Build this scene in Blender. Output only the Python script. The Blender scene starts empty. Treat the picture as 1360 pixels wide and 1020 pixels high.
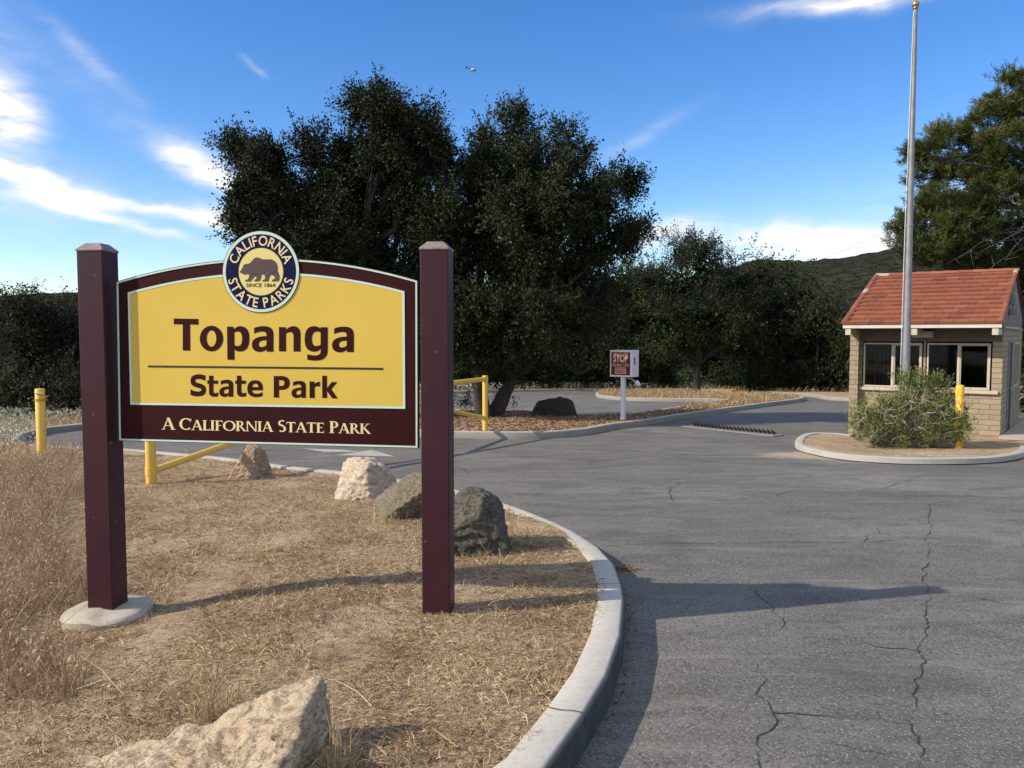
import bpy, bmesh, math, random
import numpy as np
from mathutils import Vector, Matrix, noise as mnoise
from mathutils.geometry import delaunay_2d_cdt, tessellate_polygon
R = math.radians
SC = bpy.context.scene
COL = SC.collection
rs = np.random.RandomState
def unit(v): return v/np.maximum(np.linalg.norm(v, axis=1, keepdims=True), 1e-9)
# ------------------------------------------------------------------ camera model
F = 1080.0; PITCH = math.atan(65/1080.0); S = 0.0369; EYE = 1.6
cP, sP = math.cos(PITCH), math.sin(PITCH)
def ray(u, v):
    x = (u-680)/F; y = -(v-510)/F
    return Vector((x, cP + y*sP, -sP + y*cP))
def U(u, v, Y):                       # world point at depth Y
    d = ray(u, v); return Vector((0, 0, EYE)) + d*(Y/d.y)
def G(u, v, h=0.0):                   # point on the sloping ground plane raised by h
    d = ray(u, v); t = (EYE-h)/(-d.z - S*d.y); return Vector((0, 0, EYE)) + d*t
def gz(y): return -S*max(-50, min(60, y))
# ------------------------------------------------------------------ helpers
def tag(o, label=None, cat=None, group=None, kind=None):
    if label: o['label'] = label
    if cat: o['category'] = cat
    if group: o['group'] = group
    if kind: o['kind'] = kind
    return o
def empty(name, loc, rz=0):
    o = bpy.data.objects.new(name, None); COL.objects.link(o)
    o.location = loc; o.rotation_euler = (0, 0, rz); o.empty_display_size = .2
    return o
def link(name, me, mat=None, parent=None):
    o = bpy.data.objects.new(name, me); COL.objects.link(o)
    if mat: me.materials.append(mat)
    if parent: o.parent = parent
    return o
def npmesh(name, V, Fc, mat=None, parent=None, tint=None, smooth=False):
    V = np.asarray(V, dtype=np.float32); Fc = np.asarray(Fc, dtype=np.int32)
    me = bpy.data.meshes.new(name); k = Fc.shape[1]; n = len(Fc)
    me.vertices.add(len(V)); me.vertices.foreach_set('co', V.ravel())
    me.loops.add(n*k); me.loops.foreach_set('vertex_index', Fc.ravel())
    me.polygons.add(n); me.polygons.foreach_set('loop_start', np.arange(0, n*k, k, dtype=np.int32))
    me.polygons.foreach_set('loop_total', np.full(n, k, dtype=np.int32))
    me.update(calc_edges=True)
    if tint is not None:
        a = me.attributes.new('tint', 'FLOAT', 'POINT'); a.data.foreach_set('value', np.asarray(tint, dtype=np.float32))
    if smooth: me.polygons.foreach_set('use_smooth', np.ones(n, dtype=bool))
    return link(name, me, mat, parent)
def copy_tree(o, parent=None):
    c = o.copy(); COL.objects.link(c)
    if parent: c.parent = parent
    for ch in list(o.children): copy_tree(ch, c)
    return c
class MB:
    def __init__(s): s.v = []; s.f = []; s.t = []
    def add(s, V, Fc, M=None, t=None):
        b = len(s.v)
        for p in V:
            p = Vector(p); s.v.append((M @ p) if M else p)
            s.t.append(t if t is not None else .5)
        for f in Fc: s.f.append([i+b for i in f])
        return s
    def box(s, x0, x1, y0, y1, z0, z1, M=None, t=None):
        V = [(x0,y0,z0),(x1,y0,z0),(x1,y1,z0),(x0,y1,z0),(x0,y0,z1),(x1,y0,z1),(x1,y1,z1),(x0,y1,z1)]
        return s.add(V, [(0,3,2,1),(4,5,6,7),(0,1,5,4),(1,2,6,5),(2,3,7,6),(3,0,4,7)], M, t)
    def tube(s, pts, rad, n=8, cap=True, t=None):
        pts = [Vector(p) for p in pts]
        if not hasattr(rad, '__len__'): rad = [rad]*len(pts)
        V = []; Fc = []
        up = None
        for i, p in enumerate(pts):
            d = (pts[min(i+1, len(pts)-1)] - pts[max(i-1, 0)])
            d = d.normalized() if d.length > 1e-9 else Vector((0,0,1))
            if up is None: up = Vector((1,0,0)) if abs(d.x) < .8 else Vector((0,1,0))
            a = (up - d*up.dot(d)).normalized(); up = a; b = d.cross(a)
            for k in range(n):
                w = 2*math.pi*k/n; V.append(p + (a*math.cos(w) + b*math.sin(w))*rad[i])
        for i in range(len(pts)-1):
            for k in range(n):
                k2 = (k+1) % n; Fc.append((i*n+k, i*n+k2, (i+1)*n+k2, (i+1)*n+k))
        if cap: Fc.append(tuple(range(n-1, -1, -1))); m = (len(pts)-1)*n; Fc.append(tuple(range(m, m+n)))
        return s.add(V, Fc, None, t)
    def lathe(s, prof, n=16, M=None):
        V = []; Fc = []
        for (r, z) in prof:
            for k in range(n):
                w = 2*math.pi*k/n; V.append((r*math.cos(w), r*math.sin(w), z))
        for i in range(len(prof)-1):
            for k in range(n):
                k2 = (k+1) % n; Fc.append((i*n+k, i*n+k2, (i+1)*n+k2, (i+1)*n+k))
        Fc.append(tuple(range(n-1, -1, -1))); m = (len(prof)-1)*n; Fc.append(tuple(range(m, m+n)))
        return s.add(V, Fc, M)
    def prism(s, loops, y0, y1, sides=True):   # loops of (x,z); front at y0 (towards -y), back at y1
        n = sum(len(l) for l in loops)
        tris = tessellate_polygon([[Vector((a, b, 0)) for a, b in l] for l in loops])
        flat = [p for l in loops for p in l]
        V = [(a, y0, b) for a, b in flat] + [(a, y1, b) for a, b in flat]
        Fc = []
        for t in tris:
            a, b, c = [Vector(flat[i]) for i in t]
            t = list(t)
            if (b-a).cross(c-a) < 0: t = t[::-1]
            Fc.append(tuple(t))
            if sides: Fc.append(tuple(i+n for i in t[::-1]))
        if sides:
            o = 0
            for l in loops:
                m = len(l)
                for i in range(m):
                    j = (i+1) % m; Fc.append((o+i, o+i+n, o+j+n, o+j))
                o += m
        return s.add(V, Fc)
    def build(s, name, mat, parent=None, smooth=False, bevel=0, auto=None):
        me = bpy.data.meshes.new(name); me.from_pydata([tuple(p) for p in s.v], [], s.f); me.update()
        if any(t != .5 for t in s.t):
            a = me.attributes.new('tint', 'FLOAT', 'POINT'); a.data.foreach_set('value', s.t)
        o = link(name, me, mat, parent)
        if smooth:
            me.polygons.foreach_set('use_smooth', [True]*len(me.polygons))
            if auto: me.set_sharp_from_angle(angle=R(auto))
        if bevel:
            b = o.modifiers.new('bevel', 'BEVEL'); b.width = bevel; b.segments = 2; b.limit_method = 'ANGLE'; b.angle_limit = R(40)
        return o
# ------------------------------------------------------------------ materials
def newmat(name):
    m = bpy.data.materials.new(name); m.use_nodes = True
    nt = m.node_tree; b = nt.nodes['Principled BSDF']
    return m, nt, b
def nd(nt, typ, **kw):
    n = nt.nodes.new(typ)
    for k, v in kw.items():
        if k.startswith('i_'):
            key = k[2:]; key = int(key) if key.isdigit() else key
            n.inputs[key].default_value = v
        else: setattr(n, k, v)
    return n
def ramp(nt, src, stops, interp='LINEAR'):
    r = nt.nodes.new('ShaderNodeValToRGB'); e = r.color_ramp.elements; r.color_ramp.interpolation = interp
    while len(e) < len(stops): e.new(.5)
    for i, (p, c) in enumerate(stops):
        e[i].position = p; e[i].color = (*c, 1) if len(c) == 3 else c
    nt.links.new(src, r.inputs[0]); return r.outputs[0]
def noise(nt, scale, detail=5, rough=.55, coord='Object', vec=None, dist=0, stretch=None):
    if vec is None:
        tc = nd(nt, 'ShaderNodeTexCoord'); vec = tc.outputs[coord]
    if stretch:
        mp = nd(nt, 'ShaderNodeMapping'); mp.inputs['Scale'].default_value = stretch
        nt.links.new(vec, mp.inputs[0]); vec = mp.outputs[0]
    n = nd(nt, 'ShaderNodeTexNoise'); n.inputs['Scale'].default_value = scale
    n.inputs['Detail'].default_value = detail; n.inputs['Roughness'].default_value = rough; n.inputs['Distortion'].default_value = dist
    nt.links.new(vec, n.inputs['Vector']); return n.outputs['Fac']
def mix(nt, fac, a, b, mode='MIX'):
    m = nd(nt, 'ShaderNodeMix', data_type='RGBA', blend_type=mode)
    for s, v in ((0, fac), (6, a), (7, b)):
        if hasattr(v, 'links') or hasattr(v, 'is_linked'): nt.links.new(v, m.inputs[s])
        elif s == 0: m.inputs[0].default_value = v
        else: m.inputs[s].default_value = (*v, 1)
    return m.outputs[2]
def mth(nt, op, a, b=None, c=None):
    m = nd(nt, 'ShaderNodeMath', operation=op)
    for i, v in enumerate((a, b, c)):
        if v is None: continue
        if hasattr(v, 'is_linked'): nt.links.new(v, m.inputs[i])
        else: m.inputs[i].default_value = v
    return m.outputs[0]
def bump(nt, b, h, strength=.4, dist=.01, prev=None):
    n = nd(nt, 'ShaderNodeBump'); n.inputs['Strength'].default_value = strength; n.inputs['Distance'].default_value = dist
    nt.links.new(h, n.inputs['Height'])
    if prev: nt.links.new(prev, n.inputs['Normal'])
    if b: nt.links.new(n.outputs[0], b.inputs['Normal'])
    return n.outputs[0]
def simple(name, c1, c2=None, scale=8, rough=.6, bmp=0, bscale=60, metal=0, coat=0, detail=5, spec=.5):
    m, nt, b = newmat(name); c2 = c2 or tuple(x*.8 for x in c1)
    f = noise(nt, scale, detail)
    nt.links.new(ramp(nt, f, [(.3, c1), (.7, c2)]), b.inputs['Base Color'])
    b.inputs['Roughness'].default_value = rough; b.inputs['Metallic'].default_value = metal
    b.inputs['Specular IOR Level'].default_value = spec
    if coat: b.inputs['Coat Weight'].default_value = coat
    if bmp: bump(nt, b, noise(nt, bscale, 4), bmp, .01)
    return m
def leafmat(name, dark, mid, light, transl=.25, rough=.6, blotch=.6):
    m, nt, b = newmat(name)
    at = nd(nt, 'ShaderNodeAttribute', attribute_name='tint')
    c = ramp(nt, at.outputs['Fac'], [(0, dark), (.55, mid), (1, light)])
    c2 = mix(nt, mth(nt, 'MULTIPLY', noise(nt, blotch, 2), .55), c, tuple(x*.6 for x in dark))
    nt.links.new(c2, b.inputs['Base Color']); b.inputs['Roughness'].default_value = rough
    b.inputs['Specular IOR Level'].default_value = .15
    if transl:
        t = nd(nt, 'ShaderNodeBsdfTranslucent'); nt.links.new(c2, t.inputs[0])
        ms = nd(nt, 'ShaderNodeMixShader'); ms.inputs[0].default_value = transl
        out = nt.nodes['Material Output']; nt.links.new(b.outputs[0], ms.inputs[1]); nt.links.new(t.outputs[0], ms.inputs[2]); nt.links.new(ms.outputs[0], out.inputs[0])
    return m
M = {}
M['oak'] = leafmat('oak_leaves', (.007,.011,.004), (.024,.034,.011), (.075,.090,.032), 0, .65)
M['oakfar'] = leafmat('far_leaves', (.007,.014,.005), (.028,.048,.015), (.095,.125,.040), 0, .65, .25)
M['scrub'] = leafmat('scrub_leaves', (.007,.012,.005), (.026,.036,.013), (.080,.092,.036), 0, .65, .5)
M['pine'] = leafmat('pine_needles', (.030,.044,.012), (.088,.105,.028), (.21,.205,.065), .1, .6, .5)
M['shrub'] = leafmat('shrub_leaves', (.08,.105,.025), (.23,.27,.085), (.52,.51,.26), .25, .65, 2)
M['straw'] = leafmat('straw', (.15,.085,.045), (.55,.40,.225), (.92,.77,.50), .2, .7, 1.5)
M['oats'] = leafmat('dry_oats', (.22,.14,.085), (.48,.345,.22), (.82,.66,.48), .25, .7, 1.2)
M['gold'] = leafmat('golden_grass', (.24,.16,.08), (.46,.34,.18), (.72,.58,.36), .25, .7, 1)
M['silver'] = leafmat('silver_leaves', (.25,.27,.2), (.5,.52,.42), (.8,.8,.7), .2, .7, 1)
M['mulchbits'] = leafmat('fallen_leaves', (.12,.06,.035), (.30,.17,.10), (.58,.40,.26), .1, .8, 2)
M['bark'] = simple('bark', (.065,.056,.048), (.025,.021,.018), 9, .9, .8, 30)
M['twig'] = simple('dead_wood', (.42,.38,.32), (.26,.22,.18), 12, .9)
M['greytwig'] = simple('grey_dead_wood', (.20,.18,.155), (.12,.11,.095), 12, .9)
def ground_mat():
    m, nt, b = newmat('dry_soil')
    tc = nd(nt, 'ShaderNodeTexCoord').outputs['Object']
    n1 = noise(nt, .9, 6, .65, vec=tc, dist=.6); n2 = noise(nt, 14, 6, .75, vec=tc, stretch=(1,1.6,1)); n3 = noise(nt, 120, 3, .7, vec=tc)
    n4 = noise(nt, 3.5, 5, .7, vec=tc, dist=1)
    c1 = ramp(nt, n1, [(.3, (.36,.26,.155)), (.5, (.58,.45,.29)), (.68, (.78,.64,.45))])
    c2 = mix(nt, ramp(nt, n2, [(.36, (.9,.9,.9)), (.52, (0,0,0))]), c1, (.17,.105,.06))
    c2b = mix(nt, ramp(nt, n4, [(.5, (0,0,0)), (.68, (.75,.75,.75))]), c2, (.66,.50,.36))
    c3 = mix(nt, ramp(nt, n3, [(.35, (.8,.8,.8)), (.6, (0,0,0))]), c2b, (.13,.08,.05))
    nt.links.new(c3, b.inputs['Base Color']); b.inputs['Roughness'].default_value = .95
    b.inputs['Specular IOR Level'].default_value = .1
    p = bump(nt, None, n2, .7, .05); bump(nt, b, n3, .8, .012, p)
    return m
def asphalt_mat():
    m, nt, b = newmat('old_asphalt')
    tc = nd(nt, 'ShaderNodeTexCoord').outputs['Object']
    big = noise(nt, .28, 4, .6, vec=tc, dist=.8); mid = noise(nt, 1.3, 7, .75, vec=tc, dist=.8, stretch=(.7,1.5,1))
    fine = noise(nt, 48, 4, .85, vec=tc); tiny = noise(nt, 120, 2, .6, vec=tc)
    c = ramp(nt, big, [(.3, (.110,.107,.094)), (.5, (.158,.154,.138)), (.7, (.215,.208,.187))])
    c = mix(nt, ramp(nt, mid, [(.36, (.8,.8,.8)), (.56, (0,0,0))]), c, (.082,.080,.073))
    c = mix(nt, ramp(nt, fine, [(.40, (.85,.85,.85)), (.50, (0,0,0))]), c, (.045,.043,.042))
    vo = nd(nt, 'ShaderNodeTexVoronoi'); vo.inputs['Scale'].default_value = 38; nt.links.new(tc, vo.inputs['Vector'])
    c = mix(nt, ramp(nt, vo.outputs['Distance'], [(.12, (.8,.8,.8)), (.22, (0,0,0))]), c, (.33,.31,.28))
    c = mix(nt, ramp(nt, tiny, [(.63, (0,0,0)), (.70, (.9,.9,.9))]), c, (.50,.47,.42))
    st1 = noise(nt, .75, 3, .5, vec=tc, dist=.3); c = mix(nt, ramp(nt, st1, [(.60, (0,0,0)), (.70, (.55,.55,.55))]), c, (.075,.072,.068))
    st2 = noise(nt, 1.1, 5, .65, vec=tc, dist=1.2, stretch=(.35,1.8,1)); c = mix(nt, ramp(nt, st2, [(.55, (0,0,0)), (.68, (.45,.45,.45))]), c, (.24,.23,.205))
    # windblown sand beside the island kerb
    gi = G(1200, 606); sub = nd(nt, 'ShaderNodeVectorMath', operation='SUBTRACT'); nt.links.new(tc, sub.inputs[0]); sub.inputs[1].default_value = (gi.x+.1, gi.y+.15, gi.z)
    mp = nd(nt, 'ShaderNodeMapping'); mp.inputs['Scale'].default_value = (.33, 1.0, 0); nt.links.new(sub.outputs[0], mp.inputs[0])
    ln = nd(nt, 'ShaderNodeVectorMath', operation='LENGTH'); nt.links.new(mp.outputs[0], ln.inputs[0])
    dd = mth(nt, 'ADD', ln.outputs['Value'], mth(nt, 'MULTIPLY', noise(nt, 2.2, 5, .7, vec=tc), .55))
    c = mix(nt, ramp(nt, dd, [(1.18, (.9,.9,.9)), (1.42, (0,0,0))]) if False else ramp(nt, mth(nt, 'MULTIPLY', dd, .5), [(.50, (.7,.7,.7)), (.60, (0,0,0))]), c, (.42,.33,.25))
    nt.links.new(c, b.inputs['Base Color']); b.inputs['Roughness'].default_value = .8
    b.inputs['Specular IOR Level'].default_value = .35
    p = bump(nt, None, fine, .6, .008); bump(nt, b, vo.outputs['Distance'], .35, .006, p)
    return m
def concrete_mat(name, a, bb, joint=True):
    m, nt, b = newmat(name)
    tc = nd(nt, 'ShaderNodeTexCoord').outputs['Object']
    n1 = noise(nt, 2.2, 6, .65, vec=tc); n2 = noise(nt, 40, 5, .7, vec=tc)
    c = ramp(nt, n1, [(.3, a), (.7, bb)])
    c = mix(nt, ramp(nt, n2, [(.3, (.5,.5,.5)), (.5, (0,0,0))]), c, tuple(x*.7 for x in a))
    nt.links.new(c, b.inputs['Base Color']); b.inputs['Roughness'].default_value = .85
    bump(nt, b, n2, .35, .006); return m
def block_mat(name, c1, c2, mortar):
    m, nt, b = newmat(name)
    tc = nd(nt, 'ShaderNodeTexCoord').outputs['Object']
    sx = nd(nt, 'ShaderNodeSeparateXYZ'); nt.links.new(tc, sx.inputs[0])
    cb = nd(nt, 'ShaderNodeCombineXYZ'); nt.links.new(mth(nt, 'ADD', sx.outputs[0], sx.outputs[1]), cb.inputs[0]); nt.links.new(sx.outputs[2], cb.inputs[1])
    br = nd(nt, 'ShaderNodeTexBrick'); br.inputs['Scale'].default_value = 1; br.inputs['Brick Width'].default_value = .40; br.inputs['Row Height'].default_value = .11
    br.inputs['Mortar Size'].default_value = .008; br.inputs['Mortar Smooth'].default_value = .6; br.inputs['Bias'].default_value = 0
    nt.links.new(cb.outputs[0], br.inputs['Vector'])
    br.inputs['Color1'].default_value = (*c1, 1); br.inputs['Color2'].default_value = (*c2, 1); br.inputs['Mortar'].default_value = (*mortar, 1)
    n2 = noise(nt, 9, 5, .7, vec=tc)
    c = mix(nt, ramp(nt, n2, [(.4, (0,0,0)), (.75, (.45,.45,.45))]), br.outputs['Color'], tuple(x*.62 for x in c1))
    nt.links.new(c, b.inputs['Base Color']); b.inputs['Roughness'].default_value = .9
    inv = mth(nt, 'SUBTRACT', 1, br.outputs['Fac'])
    h = mth(nt, 'ADD', inv, mth(nt, 'MULTIPLY', n2, .8)); bump(nt, b, h, 1, .022); return m
def rock_mat(name, a, bb, dk, sc=3):
    m, nt, b = newmat(name)
    tc = nd(nt, 'ShaderNodeTexCoord').outputs['Object']
    n1 = noise(nt, sc, 6, .65, vec=tc, dist=.7); n2 = noise(nt, sc*7, 8, .72, vec=tc, stretch=(1,1,2)); n3 = noise(nt, 90, 4, .7, vec=tc)
    c = ramp(nt, n1, [(.3, a), (.65, bb)])
    c = mix(nt, ramp(nt, n2, [(.36, (.85,.85,.85)), (.52, (0,0,0))]), c, dk)
    c = mix(nt, ramp(nt, n3, [(.3, (.4,.4,.4)), (.5, (0,0,0))]), c, dk)
    c = mix(nt, ramp(nt, noise(nt, sc*2.2, 4, .6, vec=tc, dist=1.5, stretch=(1,1,2.5)), [(.42, (0,0,0)), (.47, (.7,.7,.7)), (.50, (0,0,0))]), c, tuple(x*.6 for x in dk))
    nt.links.new(c, b.inputs['Base Color']); b.inputs['Roughness'].default_value = .92; b.inputs['Specular IOR Level'].default_value = .2
    p = bump(nt, None, n2, .9, .03); bump(nt, b, n3, .6, .008, p); return m
M['ground'] = ground_mat(); M['asphalt'] = asphalt_mat()
M['kerb'] = concrete_mat('kerb_concrete', (.39,.375,.335), (.49,.47,.425))
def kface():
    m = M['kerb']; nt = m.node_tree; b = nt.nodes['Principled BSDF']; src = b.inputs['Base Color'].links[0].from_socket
    at = nd(nt, 'ShaderNodeAttribute', attribute_name='kerb_dark'); f = mth(nt, 'MULTIPLY', at.outputs['Fac'], ramp(nt, noise(nt, 5, 5, .7), [(.2,(.9,.9,.9)), (.6,(1,1,1))]))
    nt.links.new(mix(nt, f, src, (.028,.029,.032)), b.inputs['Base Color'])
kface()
M['slab'] = concrete_mat('slab_concrete', (.34,.30,.25), (.46,.41,.35))
M['footing'] = concrete_mat('rough_concrete', (.30,.265,.21), (.50,.455,.37))
M['block'] = block_mat('slump_block', (.34,.275,.185), (.28,.225,.15), (.23,.19,.13))
M['stucco'] = simple('stucco', (.22,.185,.145), (.17,.15,.12), 6, .9, .3, 50)
def post_mat():
    m, nt, b = newmat('burgundy_paint')
    n1 = noise(nt, 3, 4); n2 = noise(nt, 55, 3, .6, stretch=(1,1,.35))
    c = ramp(nt, n1, [(.3, (.034,.008,.014)), (.7, (.045,.012,.019))])
    c = mix(nt, ramp(nt, n2, [(.715, (0,0,0)), (.74, (.75,.75,.75))]), c, (.5,.46,.45))
    nt.links.new(c, b.inputs['Base Color']); b.inputs['Roughness'].default_value = .45; b.inputs['Specular IOR Level'].default_value = .3
    bump(nt, b, noise(nt, 40, 3, stretch=(1,1,.1)), .12, .003); return m
M['post'] = post_mat()
M['cap'] = simple('cap_paint', (.16,.10,.11), (.26,.20,.20), 30, .5)
M['burg'] = simple('sign_burgundy', (.030,.004,.006), (.038,.006,.008), 4, .6, spec=.12)
M['letter'] = simple('lettering_burgundy', (.028,.004,.005), (.036,.006,.007), 8, .7, spec=.12)
M['yellow'] = simple('sign_yellow', (.63,.45,.083), (.68,.49,.09), 1.5, .5, spec=.2)
M['mint'] = simple('border_pale_green', (.62,.74,.64), (.56,.68,.58), 8, .5, spec=.2)
M['green'] = simple('edge_dark_green', (.02,.05,.03), (.015,.04,.02), 8, .5)
M['navy'] = simple('seal_navy', (.003,.005,.045), (.004,.007,.055), 8, .6, spec=.12)
M['cream'] = simple('lettering_cream', (.80,.66,.36), (.75,.6,.32), 8, .5)
M['sealyellow'] = simple('seal_yellow', (.75,.62,.20), (.70,.60,.24), 6, .45)
M['bear'] = simple('bear_brown', (.085,.045,.045), (.07,.036,.038), 20, .5)
M['black'] = simple('black_paint', (.012,.010,.012), (.02,.015,.015), 9, .5)
def yel():
    m, nt, b = newmat('yellow_pipe_paint')
    c = mix(nt, ramp(nt, noise(nt, 7, 6, .7), [(.5, (0,0,0)), (.72, (.6,.6,.6))]), (.68,.44,.07), (.55,.40,.16))
    nt.links.new(c, b.inputs['Base Color']); b.inputs['Roughness'].default_value = .55
    bump(nt, b, noise(nt, 60, 3), .15, .003); return m
M['pipe'] = yel()
M['yellowbright'] = simple('bright_yellow', (.85,.50,.03), (.75,.43,.03), 6, .5)
M['orange'] = simple('orange_band', (.55,.25,.03), (.5,.2,.03), 9, .5)
M['steel'] = simple('galvanised_pole', (.27,.27,.28), (.19,.19,.20), 5, .55, .1, 40, .35)
M['gold_ball'] = simple('gilded_ball', (.55,.35,.12), (.4,.25,.1), 5, .35, 0, 40, .8)
M['white'] = simple('white_paint', (.72,.73,.76), (.64,.65,.68), 6, .5)
M['red'] = simple('sign_red', (.16,.012,.012), (.13,.010,.010), 6, .5, spec=.2)
M['salmon'] = simple('faded_lettering', (.50,.27,.23), (.58,.34,.29), 9, .6); M['stopw'] = simple('stop_lettering', (.72,.60,.55), (.66,.52,.48), 9, .6)
M['trim'] = simple('cream_trim', (.50,.43,.33), (.43,.37,.29), 6, .6)
M['fascia'] = simple('fascia_white', (.55,.53,.48), (.48,.45,.40), 5, .6)
M['alu'] = simple('window_frame_paint', (.42,.38,.31), (.36,.33,.27), 6, .5)
M['wood'] = simple('dark_soffit', (.13,.10,.08), (.10,.075,.06), 6, .8)
M['doorp'] = simple('door_grey', (.15,.145,.14), (.12,.115,.11), 5, .5)
M['interior'] = simple('interior', (.05,.045,.04), (.04,.035,.03), 3, .9)
M['curtain'] = simple('curtain', (.40,.37,.33), (.3,.28,.25), 9, .9)
M['paintw'] = simple('road_paint', (.46,.45,.42), (.28,.275,.26), 14, .7)
M['tar'] = simple('crack_filler', (.022,.021,.021), (.035,.032,.03), 9, .85)
M['iron'] = simple('spike_iron', (.05,.045,.04), (.09,.06,.045), 20, .6, 0, 40, .5)
M['plate'] = simple('spike_plate', (.30,.29,.28), (.22,.21,.20), 12, .6, 0, 40, .4)
M['rockpale'] = rock_mat('sandstone_pale', (.52,.385,.25), (.62,.52,.39), (.22,.165,.11), 2.5)
M['rocktan'] = rock_mat('sandstone_tan', (.42,.28,.16), (.50,.38,.26), (.22,.15,.10), 4)
M['rockwhite'] = rock_mat('sandstone_white', (.52,.41,.30), (.58,.50,.40), (.34,.28,.22), 1.6)
M['rockgreen'] = rock_mat('lichened_rock', (.20,.175,.13), (.26,.215,.145), (.10,.09,.07), 4)
M['rockdark'] = rock_mat('dark_boulder', (.125,.12,.10), (.17,.16,.13), (.055,.052,.045), 4)
M['rockblack'] = rock_mat('brown_boulder', (.06,.05,.042), (.075,.065,.055), (.03,.026,.022), 3)
def tile_mat():
    m, nt, b = newmat('terracotta')
    at = nd(nt, 'ShaderNodeAttribute', attribute_name='tint')
    c = ramp(nt, at.outputs['Fac'], [(0, (.12,.040,.022)), (.5, (.225,.072,.036)), (.88, (.30,.10,.055)), (.95, (.38,.32,.28))])
    c = mix(nt, ramp(nt, noise(nt, 14, 5, .7), [(.5, (0,0,0)), (.75, (.5,.5,.5))]), c, (.16,.07,.05))
    nt.links.new(c, b.inputs['Base Color']); b.inputs['Roughness'].default_value = .8
    bump(nt, b, noise(nt, 60, 3), .3, .005); return m
M['tile'] = tile_mat()
def glass_mat():
    m, nt, b = newmat('window_glass')
    g = nd(nt, 'ShaderNodeBsdfGlossy'); g.inputs['Roughness'].default_value = .03; g.inputs['Color'].default_value = (.8,.85,.9,1)
    t = nd(nt, 'ShaderNodeBsdfTransparent'); t.inputs[0].default_value = (.5,.52,.52,1)
    fr = nd(nt, 'ShaderNodeFresnel'); fr.inputs[0].default_value = 1.45
    ms = nd(nt, 'ShaderNodeMixShader'); nt.links.new(fr.outputs[0], ms.inputs[0]); nt.links.new(t.outputs[0], ms.inputs[1]); nt.links.new(g.outputs[0], ms.inputs[2])
    nt.links.new(ms.outputs[0], nt.nodes['Material Output'].inputs[0]); return m
M['glass'] = glass_mat()
def hill_mat():
    m, nt, b = newmat('chaparral')
    tc = nd(nt, 'ShaderNodeTexCoord').outputs['Object']
    n1 = noise(nt, .02, 4, .6, vec=tc, dist=1); n2 = noise(nt, .35, 5, .75, vec=tc)
    c = ramp(nt, n1, [(.35, (.040,.047,.034)), (.6, (.068,.062,.045)), (.75, (.10,.085,.06))])
    c = mix(nt, ramp(nt, n2, [(.42, (.9,.9,.9)), (.58, (0,0,0))]), c, (.016,.022,.017))
    nt.links.new(c, b.inputs['Base Color']); b.inputs['Roughness'].default_value = 1; b.inputs['Specular IOR Level'].default_value = 0
    bump(nt, b, n2, 1, 3.0); return m
M['hill'] = hill_mat()
# ------------------------------------------------------------------ ground, road, kerbs
def smooth_chain(pts, step=.35, far=1.2):
    out = []
    n = len(pts)
    for i in range(n-1):
        p0, p1, p2, p3 = pts[max(i-1,0)], pts[i], pts[i+1], pts[min(i+2,n-1)]
        L = (p2-p1).length; st = step if p1.y < 14 else far; k = max(1, int(L/st)); k = min(k, 14)
        # centripetal-ish limited Catmull-Rom
        m1 = (p2-p0)*.5; m2 = (p3-p1)*.5
        for m_ in (m1, m2):
            if m_.length > L*1.2: m_ *= L*1.2/m_.length
        for j in range(k):
            t = j/k; t2 = t*t; t3 = t2*t
            out.append(p1*(2*t3-3*t2+1) + m1*(t3-2*t2+t) + p2*(-2*t3+3*t2) + m2*(t3-t2))
    out.append(pts[-1]); return out
KH = .15
def P2(u, v, h=KH): g = G(u, v, h); return Vector((g.x, g.y))
pix = [(725,1020),(776,948),(807,896),(825,843.5),(829,796),(826,776),(816,749),(795,726),(762,705),(720,686),(670,668),(600,648),(540,637),(480,628),(400,620),(350,614),
       (300,607),(230,600.5),(160,595),(100,593),(60,590.5),(34,587.5),(23,583),(29,576.5),(59,568),(108,563),(250,562),(450,568),(560,571.5),(603,573),(669,573.6),(712,574),(749,572),(780,569),(815,562.5),
       (851,558.5),(901,550.5),(955,543),(1025,534),(1060,529.8),(1070,527.3),(1062,525.2),(1025,523.5),(983,521.5),(926,520),(850,519),(803,518.8),(792,520.5),(797,524.7),(839,528),(900,529),(945,529.2),(968,530),(948,533),(901,539.5),(860,545.5),
       (825,549.5),(768,549.5),(698,544.5),(603,543),(400,542),(250,536),(190,529),(230,523),(400,520.5),(603,519.5),(660,517.6),(780,516.2),(880,516.4),(942,516.8),(1025,520),(1078,523.2),(1130,528.5)]
front = [Vector((-14,-1.2)), Vector((-4,-.5)), Vector((-2,.3)), Vector((-1.1,1.1)), Vector((-.55,1.8)), Vector((-.18,2.4))]
chain0 = front + [P2(*p) for p in pix] + [Vector((24,31)), Vector((34,27)), Vector((60,24))]
chain = smooth_chain(chain0)
def offset(ch, d):
    out = []
    for i, p in enumerate(ch):
        t = ch[min(i+1, len(ch)-1)] - ch[max(i-1, 0)]; t.normalize()
        out.append(p + Vector((-t.y, t.x))*d)      # left of travel = inside (raised side)
    return out
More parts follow.
